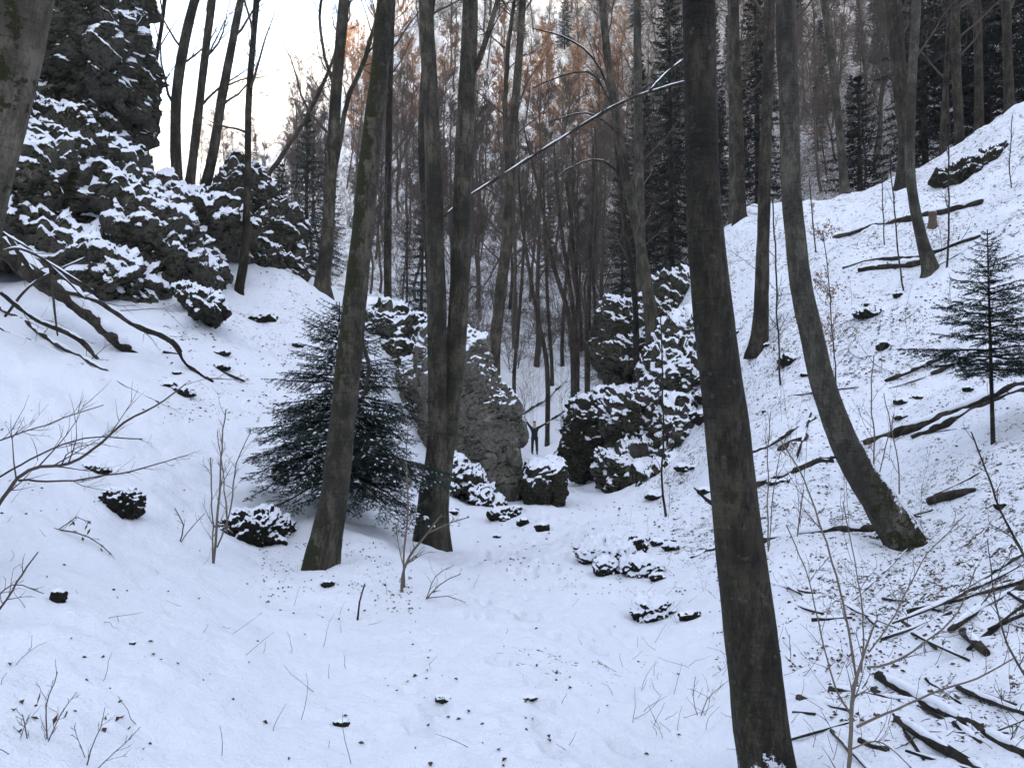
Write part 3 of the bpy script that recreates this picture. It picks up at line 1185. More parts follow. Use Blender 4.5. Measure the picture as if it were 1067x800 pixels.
rock('rock_hump', 'snow topped rock hump half hidden behind the bushy fir', 'rock',
     [(408, 368, 24.5, 36, 46, 1.5, 10, 3.4), (432, 410, 24, 30, 60, 1.4, 0, 3.4), (375, 385, 25, 38, 40, 1.4, -15, 3)], .055, M['cliff'], .8, 14, .04, strata=.8)
rock('rubble_mound', 'low snowy rubble mound at the foot of the pale grey block', 'rock',
     [(486, 500, 19.8, 34, 15, .9, 40, 2.4), (466, 500, 19.6, 22, 26, .9, 10, 2.4), (505, 522, 19.2, 22, 9, .7, 30, 2.4)], .04, M['boulder'], 1.0, 16, .18)
rock('ledge_rock', 'low square rock ledge capped with snow below the person', 'rock',
     [(567, 504, 20.2, 22, 24, 1.0, 3, 4.5), (561, 510, 20.6, 17, 22, 1.0, -4, 4.5)], .035, M['boulder'], .6, 18, -.06, top=.7)
rock('boulder', 'steep dark boulder with snow on top at the path bend', 'rock',
     [(614, 455, 28, 27, 42, 1.4, 14, 3.6), (636, 436, 28.5, 26, 30, 1.3, 20, 3.2), (602, 475, 27.6, 15, 26, 1.0, 8, 3.4)], .045, M['boulder'], .7, 20, -.12, top=.5, side=.2, strata=.7)
rock('rock_outcrop', 'rugged snowy outcrop high above the path bend', 'rock',
     [(643, 350, 33, 22, 38, 1.6, 8, 3.4), (668, 340, 33.5, 34, 28, 1.6, -14, 3), (700, 318, 34, 26, 32, 1.5, 0, 3), (655, 372, 32, 34, 22, 1.4, -20, 3)], .05, M['cliff'], .7, 22, .0, side=.45, top=.25, strata=1.0)
rock('broken_rock', 'broken snow dusted rock slope beside the dark leaning trunk', 'rock',
     [(668, 440, 25.4, 40, 36, 1.3, -34, 3), (704, 405, 26.0, 30, 44, 1.4, -24, 3), (662, 488, 24, 42, 26, 1.1, -14, 2.8), (706, 462, 23.4, 24, 40, 1.0, -10, 3), (640, 500, 24.2, 20, 15, .8, -20, 3),
      (716, 352, 28.0, 34, 24, 1.3, -34, 2.4), (690, 500, 22, 26, 16, .8, -25, 2.8)],
     .045, M['cliff'], .75, 24, .20, side=.3, top=.3, strata=.8)
rock('rock_outcrop', 'dark flat outcrop under thin snow high on the ridge', 'rock',
     [(1022, 178, 25.5, 40, 14, 1.2, -18, 3), (1050, 170, 26, 24, 15, 1.2, -14, 3)], .05, M['boulder'], 1.1, 26, -.12)

for i, a in enumerate((
        ('small dark mossy rock cropping out of the open left slope', 126, 520, 46, 32, -.1),
        ('dark flat boulder with a thick snow lid left of the mossy trunk', 266, 546, 78, 40, .1),
        ('lone fist sized black stone in the smooth snow', 61, 619, 17, 18, -.2),
        ('dark stone peeping out beneath the bushy fir', 292, 490, 18, 26, -.05),
        ('rounded boulder under a thick pillow of snow by the path', 634, 572, 66, 26, .5),
        ('cracked round stone with snow holes in front of the pillow boulder', 632, 588, 28, 22, .3),
        ('snowy flat stone right of the cracked round stone', 668, 588, 44, 22, .4),
        ('square dark stone among the litter behind the snowy flat stone', 664, 566, 22, 22, .0),
        ('dark based boulder with a white cap standing alone in the path', 680, 632, 46, 26, .36),
        ('flat bare stone right of the white capped boulder', 720, 640, 26, 10, -.1),
        ('dark stone at the foot of the pale grey block', 525, 534, 34, 13, -.15),
        ('small brown stone on the path edge below the rock ledge', 565, 548, 16, 11, -.2),
        ('small dark stone next to the foot of the pale block', 545, 543, 14, 10, -.15),
        ('dark stone wedged under the straight trunk on the right slope', 822, 374, 24, 12, .0),
        ('low stone in the snow beside the orange leaved sapling', 905, 326, 30, 10, .0),
        ('small stone downhill of the stump', 920, 359, 14, 12, .0),
        ('small dark clod on the upper left slope', 100, 487, 30, 9, -.1),
        ('brown stone in the snow just below the mossy trunk', 341, 607, 15, 8, -.2),
        ('dark clod in the lower left snow near the path', 356, 752, 18, 9, -.15),
        ('flat grey stone in the trodden path', 462, 727, 20, 7, -.1),
        ('grey stone in the trodden path nearest the dark leaning trunk', 552, 726, 18, 5, -.1),
        ('little stone below the lone black stone', 138, 669, 9, 6, -.1),
        ('broken dark stone under the cliff path tree', 275, 330, 30, 12, .1))):
    small_rock(a[0], a[1], a[2], a[3], a[4], 40 + i, 'stone', 'stone' if a[3] < 30 else 'boulder', a[5], group='loose stones in the snow')

rng = np.random.RandomState(404)
for (x0, x1, y0, y1, n, wlo, whi, sb, lab, grp) in (
        (655, 735, 385, 530, 16, 10, 30, .22, 'snow flecked stone on the slope below the broken rocks', 'stones on the slope below the broken rocks'),
        (600, 715, 548, 612, 10, 8, 20, .15, 'little stone in the snowy heap beside the path', 'little stones heaped beside the path'),
        (745, 1050, 250, 560, 24, 5, 16, .08, 'dark clod breaking the snow of the right slope', 'clods scattered on the right slope'),
        (170, 330, 300, 420, 6, 8, 26, .2, 'stone poking through the snow below the cliff', 'stones below the cliff'),
        (470, 545, 520, 560, 6, 7, 16, .05, 'dark pebble at the foot of the grey block', 'pebbles below the grey block')):
    for i in range(n):
        w_ = rng.uniform(wlo, whi)
        small_rock(lab, rng.uniform(x0, x1), rng.uniform(y0, y1), w_, w_ * rng.uniform(.35, .6), 500 + int(rng.uniform(0, 900)), 'stone', 'stone', sb, group=grp)

# ------------------------------------------------------------------ near trees
mossL = lambda n, h, V: .25 - .55 * n[:, 0] + .25 * sstep(1.6, 3.0, h) + .5 * np.exp(-h / .35) - .25 * sstep(.4, .9, h) * (1 - sstep(1.4, 2.4, h))
snowT2 = lambda n, h, V: .02 + .75 * n[:, 2] - .25 * n[:, 0] + .25 * np.exp(-((h - 2.9) / .8) ** 2) - .12
tree('mossy leaning trunk with lichen streaks in front of the bushy fir',
     [(334, 592, 32), (343, 545, 29), (350, 505, 27), (357, 440, 26), (366, 350, 26), (377, 250, 23), (387, 150, 21), (396, 70, 19), (402, 0, 17)], 'mossy',
     Ht=17, moss=mossL, snow=snowT2, seed=1, sides=22, flr=.12, blen=3.4, limbs=((((369, 330, 5), (385, 385, 4), (376, 415, 3), (392, 395, 2)), -.2, 4),))
r3 = tree('paired grey trunk, left stem of the twin that rises behind the fir',
          [(449, 575, 30), (450, 520, 25), (455, 470, 20), (456, 400, 20), (455, 300, 20), (452, 200, 18), (449, 110, 17), (444, 0, 15)], 'beech', d=12.0, Ht=18, seed=2, blen=3.4)
tree('paired grey trunk, right stem of the twin with a fork high up',
     [(460, 580, 22), (456, 530, 23), (461, 480, 22), (469, 430, 21), (477, 330, 20), (482, 200, 19), (486, 100, 18), (490, 0, 16)], 'beech', d=12.15, Ht=18, seed=3, blen=3.4,
     limbs=((((484, 96, 7), (497, 70, 6), (508, 40, 6), (516, 15, 5), (524, -30, 4)), 0, 6), (((478, 330, 3), (492, 300, 2.5), (505, 300, 2), (520, 270, 1.5)), -.2, 6)))
tree('thin dark stem close behind the twin grey trunks', [(459, 470, 10), (455, 380, 10), (446, 250, 9), (440, 140, 9), (446, 40, 8), (452, -20, 7)], 'thin', d=15.5, Ht=14, seed=4, blen=2.4)
snowT4 = lambda n, h, V: -.10 + .45 * n[:, 2] + .85 * np.exp(-(np.clip(h - .42, 0, None) / .25) ** 2) * (1 - .4 * np.abs(n[:, 0])) - .15 * n[:, 0]
tree('thick dark leaning trunk nearest the camera with snow patches at its foot',
     [(803, 842, 62), (799, 800, 57), (793, 760, 55), (787, 700, 54), (780, 640, 53), (772, 580, 51), (763, 500, 47), (757, 440, 44), (749, 380, 42), (742, 320, 41),
      (736, 260, 38), (732, 180, 35), (730, 100, 34), (728, 0, 34)], 'front', d=3.9, Ht=15, seed=5, sides=40, snow=snowT4, moss=lambda n, h, V: .22 - .2 * n[:, 0] + .2 * np.exp(-h / .4), rough=.045, flr=.08, blen=3.2,
     limbs=())
snowT5 = lambda n, h, V: -.05 + 1.3 * n[:, 2] - .1 * n[:, 1] + .25 * (1 - sstep(.5, 1.6, h)) - .1
mossT5 = lambda n, h, V: .20 + .25 * n[:, 0] + .75 * np.exp(-h / .6) - .1 * sstep(1.0, 2.0, h)
tree('grey trunk curving up from a mossy hooked foot on the right slope',
     [(944, 566, 36), (932, 546, 37), (915, 520, 34), (899, 496, 31), (882, 466, 28), (868, 432, 27), (856, 395, 26), (846, 350, 24), (835, 300, 22), (829, 250, 21), (824, 190, 20), (822, 100, 20), (819, 0, 20)],
     'curve', Ht=16, seed=6, sides=24, snow=snowT5, moss=mossT5, flr=.2, sink=.25, blen=3.2)
mossT1 = lambda n, h, V: 0.50 - .3 * n[:, 0] + .15 * np.sin(V[:, 2] * 2.1)
tree('pale lichen covered trunk cut by the edge of the snowy left slope',
     [(-92, 560, 92), (-78, 460, 76), (-62, 360, 72), (-46, 270, 72), (-28, 180, 72), (-6, 90, 72), (14, 0, 72)], 'pale', d=5.2, Ht=16, seed=7, sides=28, moss=mossT1,
     snow=lambda n, h, V: -.08 + .8 * n[:, 2] - .15 * n[:, 0], blen=3.2)

# ------------------------------------------------------------------ middle trees
MID = [
    ('straight rough trunk with roots bared on the right slope', [(791, 362, 16), (793, 330, 15), (795, 260, 14), (798, 150, 12), (802, 0, 11)], 'thin', None, dict(low=10, crown_from=9, lowlen=2)),
    ('pale trunk leaning left in front of the sunlit gap', [(880, 197, 9), (876, 150, 8), (870, 90, 8), (864, 40, 8), (857, -10, 7)], 'curve', 32.0, dict(crown_from=6, nb=10)),
    ('dark thick trunk on the ridge left of its forked neighbour', [(941, 199, 15), (943, 150, 13), (937, 80, 14), (932, 20, 15), (930, -10, 14)], 'thin', 27.5, dict(crown_from=5, nb=12, low=4)),
    ('slim leaning trunk on the snow slope above the small fir', [(970, 283, 14), (962, 255, 11), (953, 215, 10), (948, 170, 10), (950, 90, 9), (955, 0, 9)], 'curve', None, dict(crown_from=8, low=5)),
    ('straight ridge trunk beside the dark flat outcrop', [(1001, 160, 10), (998, 110, 9), (996, 50, 9), (995, -10, 8)], 'thin', 29.0, dict(crown_from=5.5, nb=11)),
    ('ridge trunk right of the dark flat outcrop', [(1020, 135, 9), (1020, 90, 8), (1018, 0, 8)], 'thin', 30.0, dict(crown_from=5, nb=10)),
    ('last trunk on the ridge before the snow climbs out of view', [(1052, 118, 10), (1050, 60, 9), (1048, -10, 9)], 'thin', 30.5, dict(crown_from=5, nb=10)),
    ('slender ridge stem leaning right above the fallen trunk', [(979, 190, 6), (984, 120, 6), (988, 40, 5), (992, -10, 5)], 'thin', 29.5, dict(crown_from=4, nb=10)),
    ('dark trunk at the ridge edge just right of the dark leaning trunk', [(771, 222, 11), (770, 150, 10), (767, 60, 9), (765, -10, 9)], 'thin', 34.0, dict(crown_from=6, nb=10)),
    ('pale slim trunk beside the dark one at the ridge edge', [(763, 222, 7), (763, 150, 7), (762, 60, 6), (761, -10, 6)], 'curve', 35.5, dict(crown_from=6, nb=10)),
    ('leaning trunk rooted on the rugged outcrop', [(680, 350, 15), (676, 310, 13), (670, 270, 11), (660, 220, 10), (648, 160, 9), (640, 110, 9), (632, 50, 8), (627, -10, 8)], 'beech', 30.0, dict(crown_from=7, nb=12, low=4)),
    ('straight grey trunk behind the leaning one on the outcrop', [(668, 300, 10), (667, 230, 10), (665, 120, 9), (664, 0, 8)], 'curve', 35.0, dict(crown_from=7, nb=12, low=4)),
    ('grey forked trunk behind the pale block', [(515, 372, 13), (521, 310, 12), (527, 255, 11), (531, 200, 9), (535, 130, 9), (541, 60, 8), (545, -10, 7)], 'beech', 30.0,
     dict(crown_from=7, nb=12, low=5, limbs=((((530, 190, 6), (527, 130, 5), (529, 60, 5), (534, 10, 4), (540, -30, 3)), 0, 12),))),
    ('dark forked trunk standing left of the mossy trunk', [(336, 290, 14), (341, 250, 13), (345, 180, 12), (350, 100, 12), (356, 30, 12), (360, -20, 11)], 'beech', 24.0,
     dict(crown_from=6, nb=10, low=3, limbs=((((346, 190, 6), (360, 110, 5), (376, 70, 5), (392, 20, 4), (398, -20, 3)), 0, 12), (((346, 80, 4), (338, 60, 3), (333, 20, 3), (338, -20, 3)), 0, 6)))),
    ('thin stem seen between mossy trunk and twin trunks', [(404, 322, 8), (404, 250, 8), (405, 150, 7), (407, 60, 6), (410, -10, 5)], 'thin', 26.0, dict(crown_from=5, nb=12, low=3)),
    ('thin trunk rooted on the slope beside the rock pinnacle', [(249, 302, 9), (255, 262, 9), (258, 190, 7), (259, 110, 7), (264, 40, 6), (268, -10, 6)], 'thin', None, dict(crown_from=6, nb=10, low=5)),
    ('thickest of the bare skyline trunks beside the cliff', [(185, 205, 11), (183, 150, 11), (184, 98, 10), (192, 45, 10), (204, -5, 9)], 'curve', 26.0, dict(crown_from=4.5, nb=9)),
    ('middle one of the bare skyline trunks beside the cliff', [(195, 215, 10), (203, 150, 9), (209, 98, 8), (216, 40, 8), (222, -5, 7)], 'curve', 26.5, dict(crown_from=4, nb=9)),
    ('skyline trunk leaning right toward the rock pinnacle', [(208, 218, 11), (222, 160, 10), (232, 98, 9), (243, 40, 8), (252, -5, 7)], 'curve', 26.2, dict(crown_from=4, nb=9)),
    ('thin crooked skyline stem right against the cliff overhang', [(153, 150, 5), (154, 115, 5), (161, 70, 5), (168, 30, 4), (173, -10, 4)], 'thin', 27.0, dict(crown_from=3, nb=8)),
    ('grey stem leaning right below the snow dusted spruce', [(275, 200, 5), (292, 165, 5), (315, 130, 4), (333, 95, 4)], 'thin', 45.0, dict(Ht=12, crown_from=2, nb=14)),
]
for i, (lab, px, mt, d, kw) in enumerate(MID):
    kw = dict(kw)
    kw.setdefault('Ht', 18)
    kw.setdefault('blen', 3.2)
    kw.setdefault('nb', 10)
    kw['nb'] += 6
    kw['crown_from'] = kw.get('crown_from', 6) * .75
    tree(lab, px, mt, d=d, seed=20 + i, sides=12, n2=9, n3=5, n4=1, **kw)

# arching snowy branches sprung from a bent stem at the outcrop, and the hung-up leaning pole
tree('bent stem arching over the gorge with snow lying on its boughs', [(662, 320, 6), (652, 240, 6), (645, 180, 5), (640, 120, 5), (634, 60, 4)], 'thin', d=30.5, Ht=11, seed=60, crown_from=5.5, nb=10, sides=8,
     limbs=tuple((tuple((x, y, w * .62) for x, y, w in pl), 0, 5, True) for pl in (
         ((640, 110, 4), (625, 72, 4), (607, 50, 3.5), (585, 38, 3), (555, 30, 2)), ((641, 118, 4), (628, 92, 3.5), (612, 78, 3), (585, 82, 2.5), (555, 92, 2)),
         ((645, 180, 4), (628, 168, 3.5), (607, 170, 3), (590, 178, 3), (574, 195, 2)), 
         ((644, 140, 3.5), (622, 120, 3), (600, 118, 2.5), (572, 128, 2)))))
log('long snow lined pole hung up slantwise between the trees', [(462, 226, 3.3), (490, 204, 3.5), (560, 160, 3.6), (640, 111, 3.5), (690, 92, 3.2), (735, 80, 2.8)], 21, 22, 61, 'leaning_pole', 'fallen tree', twigs=14, gap=.04, flat=.85)
log('thin snowy branch forked off the slanting pole', [(676, 96, 3), (695, 76, 3), (712, 62, 2.5)], 21.6, 21.4, 62, 'branch_fragment', 'branch')

# ------------------------------------------------------------------ thin trunks in the gap
GAP = [((570, 383), (560, 330), (552, 285), (545, 240), 5), ((597, 366), (590, 320), (575, 270), (562, 200), 6), ((612, 378), (613, 330), (615, 250), (618, 180), 6),
       ((536, 386), (541, 330), (545, 270), (548, 200), 4), ((601, 362), (594, 300), (585, 240), (578, 170), 5), ((575, 380), (571, 320), (568, 250), (566, 170), 4),
       ((622, 340), (618, 280), (622, 210), (620, 130), 4), ((586, 350), (590, 290), (596, 220), (597, 140), 4), ((606, 366), (604, 320), (598, 260), (590, 190), 4)]
for i, g in enumerate(GAP):
    w = g[4]
    d = 46 + 2.3 * i
    pxs = [(g[0][0], g[0][1], w), (g[1][0], g[1][1], w * .85), (g[2][0], g[2][1], w * .75), (g[3][0], g[3][1], w * .65)]
    tree('thin leaning bare stem in the cluster beyond the person', pxs, 'thin', d=d, Ht=14, seed=90 + i, crown_from=5, nb=12, blen=2.4, sides=8, group='thin stems clustered beyond the person')

# ------------------------------------------------------------------ saplings
SAP = [
    ('crooked sapling rooted on the path side of the broken rock slope', [(694, 538, 7), (690, 500, 5), (690, 430, 4), (688, 330, 3)], None, 8, 0),
    ('beech sapling still holding pale orange leaves', [(872, 420, 3.5), (869, 370, 3), (865, 310, 2.5), (858, 240, 2)], None, 24, 520),
    ('straight sapling left of the orange leaved one', [(813, 402, 5), (810, 340, 4), (809, 280, 4), (806, 210, 3)], None, 10, 0),
    ('dark straight pole sapling on the upper right slope', [(985, 280, 5), (986, 230, 4), (985, 150, 3), (983, 90, 2)], None, 9, 0),
    ('thin leaning sapling in front of the fallen ridge trunk', [(942, 302, 4), (936, 250, 3.5), (930, 205, 3), (925, 160, 2)], None, 9, 0),
    ('short thin sapling left of the leaning one', [(922, 255, 3), (921, 220, 2.5), (920, 180, 2)], None, 8, 0),
    ('thin sapling under the ridge left of the curved trunk', [(850, 262, 3), (847, 230, 3), (842, 190, 2)], None, 10, 60),
    ('whippy stem near the ridge crest at the far right', [(1058, 215, 3), (1052, 180, 2.5), (1056, 120, 2)], 22, 9, 0),
    ('young tree on the near right slope bending over the broken snag', [(1085, 620, 7), (1067, 580, 6), (1040, 530, 5), (1022, 480, 4), (1010, 450, 3)], 5.5, 8, 0),
]
for i, (lab, s, d, n2, lv) in enumerate(SAP):
    s = [(a_, b_, w_ * .72) for a_, b_, w_ in s]
    shrub(lab, [s], d, i, 'thin', n2, 3, 'sapling', 'sapling', None, lv, tw=.35)
rng = np.random.RandomState(77)
for i in range(26):
    px = rng.uniform(745, 1060) if i < 20 else rng.uniform(640, 740)
    py = rng.uniform(max(250, 330 - (px - 780) * .6), 560)
    d = hit(px, py)
    if d > 40 or d < 6:
        continue
    hpx = rng.uniform(.5, 1.7) * F / d
    s = [(px, py, .009 * F / d), (px + rng.uniform(-.05, .05) * hpx, py - hpx * .5, .006 * F / d), (px + rng.uniform(-.12, .12) * hpx, py - hpx, .002 * F / d)]
    shrub('knee to shoulder high bare shoot scattered on the right slope', [s], d, 200 + i, 'thin', 5, 2, 'sapling', 'sapling', 'bare shoots scattered on the right slope', 0, tw=.4)

# ------------------------------------------------------------------ shrubs
shrub('many stemmed pale shrub nearest the camera at the slope foot',
      [[(880, 812, 8), (887, 755, 7), (893, 715, 6), (903, 680, 4), (915, 650, 3)], [(893, 757, 5), (925, 742, 4), (970, 722, 3.5), (1020, 705, 3), (1062, 682, 2)],
       [(903, 695, 4), (930, 690, 4), (965, 668, 3), (1000, 636, 2.5), (1020, 590, 2)], [(894, 712, 4), (885, 660, 4), (872, 600, 3.5), (858, 545, 3), (838, 490, 2.5), (815, 455, 2)],
       [(889, 750, 4), (868, 710, 3), (855, 660, 2.5), (840, 600, 2), (818, 545, 2)], [(905, 680, 3), (925, 650, 2.5), (960, 585, 2), (1005, 540, 1.5)],
       [(884, 780, 3), (910, 770, 2.5), (940, 790, 2), (965, 815, 2)], [(897, 700, 3), (900, 640, 2.5), (890, 580, 2), (880, 520, 1.5)]], 3.1, 1, 'shrubtwig', 6, 2)
shrub('long low bare branches reaching over the left slope', [[(-40, 525, 8), (20, 500, 6), (72, 485, 5), (100, 470, 4.5), (130, 443, 4), (163, 425, 3), (196, 402, 2)],
      [(20, 500, 4), (80, 497, 3), (140, 488, 2.5), (200, 470, 1.5)], [(-30, 515, 4), (40, 478, 3), (90, 462, 2.5), (150, 462, 2)], [(-30, 470, 3), (10, 455, 2.5), (60, 440, 2), (110, 425, 1.5)]], 5.4, 2, 'twig', 9, 3)
shrub('dark twig arching up from the left slope edge', [[(-20, 655, 4), (5, 625, 3.5), (22, 600, 3), (37, 578, 2)], [(-20, 640, 3), (10, 610, 2), (45, 618, 1.5)]], 4.4, 3, 'twig', 6, 2)
shrub('wispy pale shrub in the lower left corner with one curled leaf', [[(44, 806, 3), (50, 770, 2.5), (47, 735, 2), (58, 700, 1.5)], [(44, 806, 2.5), (30, 775, 2), (22, 745, 1.5)], [(48, 780, 2), (66, 745, 1.5), (82, 722, 1)], [(10, 806, 2), (20, 770, 1.5), (30, 742, 1)]],
      3.2, 4, 'twig', 6, 2, leaves=3, leafmat='leaf')
shrub('low two branched wispy shrub at the bottom edge of the snow', [[(88, 806, 3), (96, 780, 2), (108, 755, 1.5), (112, 735, 1)], [(88, 806, 2), (115, 785, 1.5), (142, 758, 1)], [(88, 790, 1.5), (80, 770, 1), (76, 758, 1)]], 3.1, 5, 'twig', 4, 2)
shrub('slim pale saplings rising beside the snow lidded boulder', [[(222, 586, 5), (227, 540, 4), (231, 490, 3), (236, 430, 2)], [(222, 586, 3), (222, 540, 2.5), (219, 480, 2)], [(226, 570, 3), (240, 530, 2.5), (246, 485, 2), (262, 450, 1.5)], [(236, 556, 2.5), (232, 500, 2), (226, 450, 1.5)]], None, 6, 'shrubtwig', 8, 2)
shrub('crooked twiggy shrub between the mossy trunk and the path', [[(420, 616, 6), (422, 592, 4.5), (433, 572, 4), (447, 555, 3), (462, 535, 2)], [(421, 612, 4), (421, 570, 3.5), (424, 530, 3), (422, 480, 2), (425, 440, 1.5)], [(447, 555, 2.5), (470, 545, 2), (490, 540, 1.5)], [(422, 595, 2), (415, 570, 1.5), (410, 545, 1)]],
      None, 7, 'shrubtwig', 7, 2, leaves=10, leafmat='leaf')
shrub('fan of dry stalks leaning over the path below the twiggy shrub', [[(442, 624, 2.5), (458, 610, 2), (480, 598, 1.5)], [(442, 624, 2), (452, 600, 1.5), (470, 588, 1)], [(444, 624, 2), (465, 622, 1.5), (485, 630, 1)]], None, 8, 'shrubtwig', 4, 1)
shrub('thin slanting stick standing up from the snow near the path', [[(372, 646, 4), (375, 628, 3), (380, 608, 2.5)]], None, 9, 'thin', 2, 0, name='stick', cat='stick')
shrub('sparse branching twig with withered leaves on the left slope', [[(46, 545, 3), (62, 552, 2.5), (90, 560, 2), (112, 578, 1.5)], [(62, 552, 2), (80, 540, 1.5), (95, 546, 1)]], None, 10, 'twig', 6, 2, leaves=16, leafmat='leaf')
shrub('little forked twig upright in the snow right of the mossy rock', [[(187, 564, 2.5), (190, 548, 2), (182, 530, 1.5)], [(187, 564, 2), (198, 550, 1.5), (212, 534, 1)]], None, 11, 'twig', 3, 1)
shrub('pale shoots standing among the long snowy logs', [[(905, 520, 3), (912, 470, 2.5), (908, 420, 2), (912, 370, 1.5)], [(905, 520, 2.5), (918, 480, 2), (930, 430, 1.5)], [(937, 520, 2.5), (935, 470, 2), (922, 410, 1.5)]], 9.5, 12, 'shrubtwig', 8, 2)
shrub('pale shoots rising behind the dark leaning trunk', [[(800, 530, 2.5), (798, 480, 2), (800, 430, 1.5)], [(800, 530, 2), (812, 490, 1.5), (822, 455, 1)], [(832, 612, 3), (832, 560, 2.5), (838, 510, 2)]], 8.5, 13, 'shrubtwig', 7, 2)
shrub('dark arching shoots in the lower right corner', [[(1090, 700, 5), (1060, 690, 4), (1040, 640, 3), (1030, 590, 2), (1026, 560, 1.5)], [(1085, 760, 4), (1050, 790, 3), (1030, 810, 2)], [(1090, 660, 4), (1075, 600, 3), (1055, 560, 2), (1030, 545, 1.5)]], 4.0, 14, 'twig', 8, 2)
shrub('wispy bare shrub below the white capped boulder', [[(728, 745, 2), (735, 728, 1.5), (752, 712, 1)], [(728, 745, 1.5), (722, 725, 1.2), (724, 705, 1)]], None, 15, 'shrubtwig', 4, 1)
rng = np.random.RandomState(9)
for i, (px, py, hpx) in enumerate(((556, 395, 46), (632, 330, 60), (585, 400, 40), (640, 290, 70), (548, 420, 34), (700, 330, 60), (730, 400, 70), (630, 400, 40))):
    d = min(hit(px, py), 48)
    ss = [[(px, py, .02 * F / d), (px + rng.uniform(-.2, .2) * hpx, py - hpx * .5, .013 * F / d), (px + rng.uniform(-.5, .5) * hpx, py - hpx * rng.uniform(.8, 1.2), .007 * F / d)] for _ in range(5)]
    shrub('fine grey thicket of bare twigs around the rocks by the bend', ss, d, 300 + i, 'twig', 9, 3, 'thicket', 'shrub', 'bare thickets around the path bend', minr=.004)

# ------------------------------------------------------------------ fallen wood
log('thick dark fallen trunk under thick snow below the cliff', [(-20, 240, 26), (30, 282, 24), (70, 308, 22), (95, 330, 20), (125, 358, 16), (160, 381, 9)], 15.2, 15.6, 1, twigs=0, gap=.03)
log('long crooked branch trailing past the tip of the dark trunk', [(-10, 215, 5), (42, 292, 6), (97, 312, 7), (140, 338, 7), (178, 355, 7), (196, 380, 7), (222, 398, 6)], 14.6, None, 2, 'fallen_branch', 'branch', twigs=8, lift=.3)
log('snowy branch running down beside the thick dark trunk', [(0, 305, 5), (38, 333, 6), (80, 352, 6), (102, 374, 5)], 13.6, None, 3, 'fallen_branch', 'branch', twigs=5)
log('slim branch lying below the thick dark trunk', [(0, 322, 5), (55, 360, 6), (112, 387, 5)], None, None, 4, 'fallen_branch', 'branch', twigs=5)
log('bare dark branch half sunk in the smooth left slope', [(0, 343, 3.5), (62, 380, 4), (90, 391, 4), (134, 406, 4), (165, 420, 3)], None, None, 5, 'fallen_branch', 'branch', twigs=6)
log('short forked branch right of the trunk tip', [(170, 368, 4), (205, 384, 5), (255, 398, 4)], None, None, 6, 'fallen_branch', 'branch', twigs=4)
for i, (a, lab) in enumerate(((((0, 262, 4), (30, 262, 3.5), (100, 305, 3)), 'straight snowy pole propped over the dark trunk'), (((0, 240, 3), (45, 270, 3), (90, 312, 2.5)), 'thin pole crossing the upper end of dark trunk'),
                              (((5, 330, 3), (35, 295, 3), (90, 268, 2.5)), 'dark twig slanting up across the snowy poles'), (((52, 280, 3), (56, 315, 3), (60, 350, 2.5)), 'short upright snag between the fallen branches'))):
    log(lab, a, 14.2, 14.4, 20 + i, 'fallen_branch', 'branch', twigs=6)
RL = [
    ('snow capped log at the foot of the curved trunk', [(792, 567, 11), (850, 562, 12), (914, 551, 12)], None, None, 0),
    ('stout log slanting left of the curved trunk', [(776, 510, 11), (820, 498, 12), (868, 481, 12)], None, None, 0),
    ('upper one of the two long logs beside the small fir', [(900, 464, 8), (960, 442, 12), (1007, 423, 12), (1090, 395, 11)], None, None, 0),
    ('lower one of the two long logs beside the small fir', [(950, 457, 8), (1000, 436, 10), (1080, 406, 10)], None, None, 0),
    ('thin log above the two long logs', [(922, 398, 5), (955, 384, 6), (992, 367, 6)], None, None, 0),
    ('short thin log between the long logs and the small fir', [(970, 390, 5), (1008, 374, 5)], None, None, 0),
    ('short thick log below the slim leaning trunk', [(894, 284, 7), (930, 279, 9), (963, 273, 9)], None, None, 0),
    ('long thin fallen stem under the slim leaning trunk', [(878, 280, 4), (940, 262, 5), (1022, 246, 5)], None, None, 4),
    ('long fallen ridge trunk ending at the stump', [(868, 248, 5), (920, 234, 7), (975, 221, 8), (1024, 212, 10)], None, None, 0),
    ('branch lying on the snow behind the dark leaning trunk', [(772, 482, 5), (795, 460, 5), (850, 436, 5)], None, None, 4),
    ('short log among pale shoots left of the curved trunk', [(812, 470, 9), (840, 455, 10)], None, None, 0),
    ('short dark stick in the snow right of the dark leaning trunk', [(822, 628, 5), (858, 640, 5)], None, None, 0),
    ('second short stick just downhill of the first', [(846, 646, 5), (888, 644, 5)], None, None, 0),
    ('snow loaded log running down to the lower right corner', [(916, 704, 14), (958, 732, 15), (1000, 756, 15), (1075, 792, 13)], None, None, 2),
    ('mossy log below the snow loaded log', [(935, 750, 12), (974, 776, 13), (1030, 806, 12)], None, None, 2),
    ('slender log above the snow loaded log', [(998, 716, 8), (1070, 745, 8)], None, None, 2),
    ('short log stub near the pale shrub foot', [(896, 772, 9), (925, 782, 10)], None, None, 0),
    ('dead stick lying by the loose rocks near the path', [(720, 582, 5), (745, 574, 5), (757, 566, 4)], None, None, 3),
    ('curved stick behind the pillow boulder', [(672, 562, 4), (690, 558, 4), (705, 564, 3)], None, None, 0),
    ('short dark stick in front of the dark leaning trunk', [(826, 742, 4), (850, 744, 4)], None, None, 0),
    ('dark log slanting on the slope behind the person', [(586, 437, 6), (600, 428, 8), (622, 414, 7)], None, None, 0),
    ('long thin log slanting above the person', [(541, 433, 3), (566, 416, 3.5), (590, 398, 3)], None, None, 0),
    ('thin log slanting from the hand of the person', [(570, 440, 2.5), (588, 428, 3)], None, None, 0),
    ('small log right of the person by the steep boulder', [(572, 478, 2.5), (584, 464, 3)], None, None, 0),
]
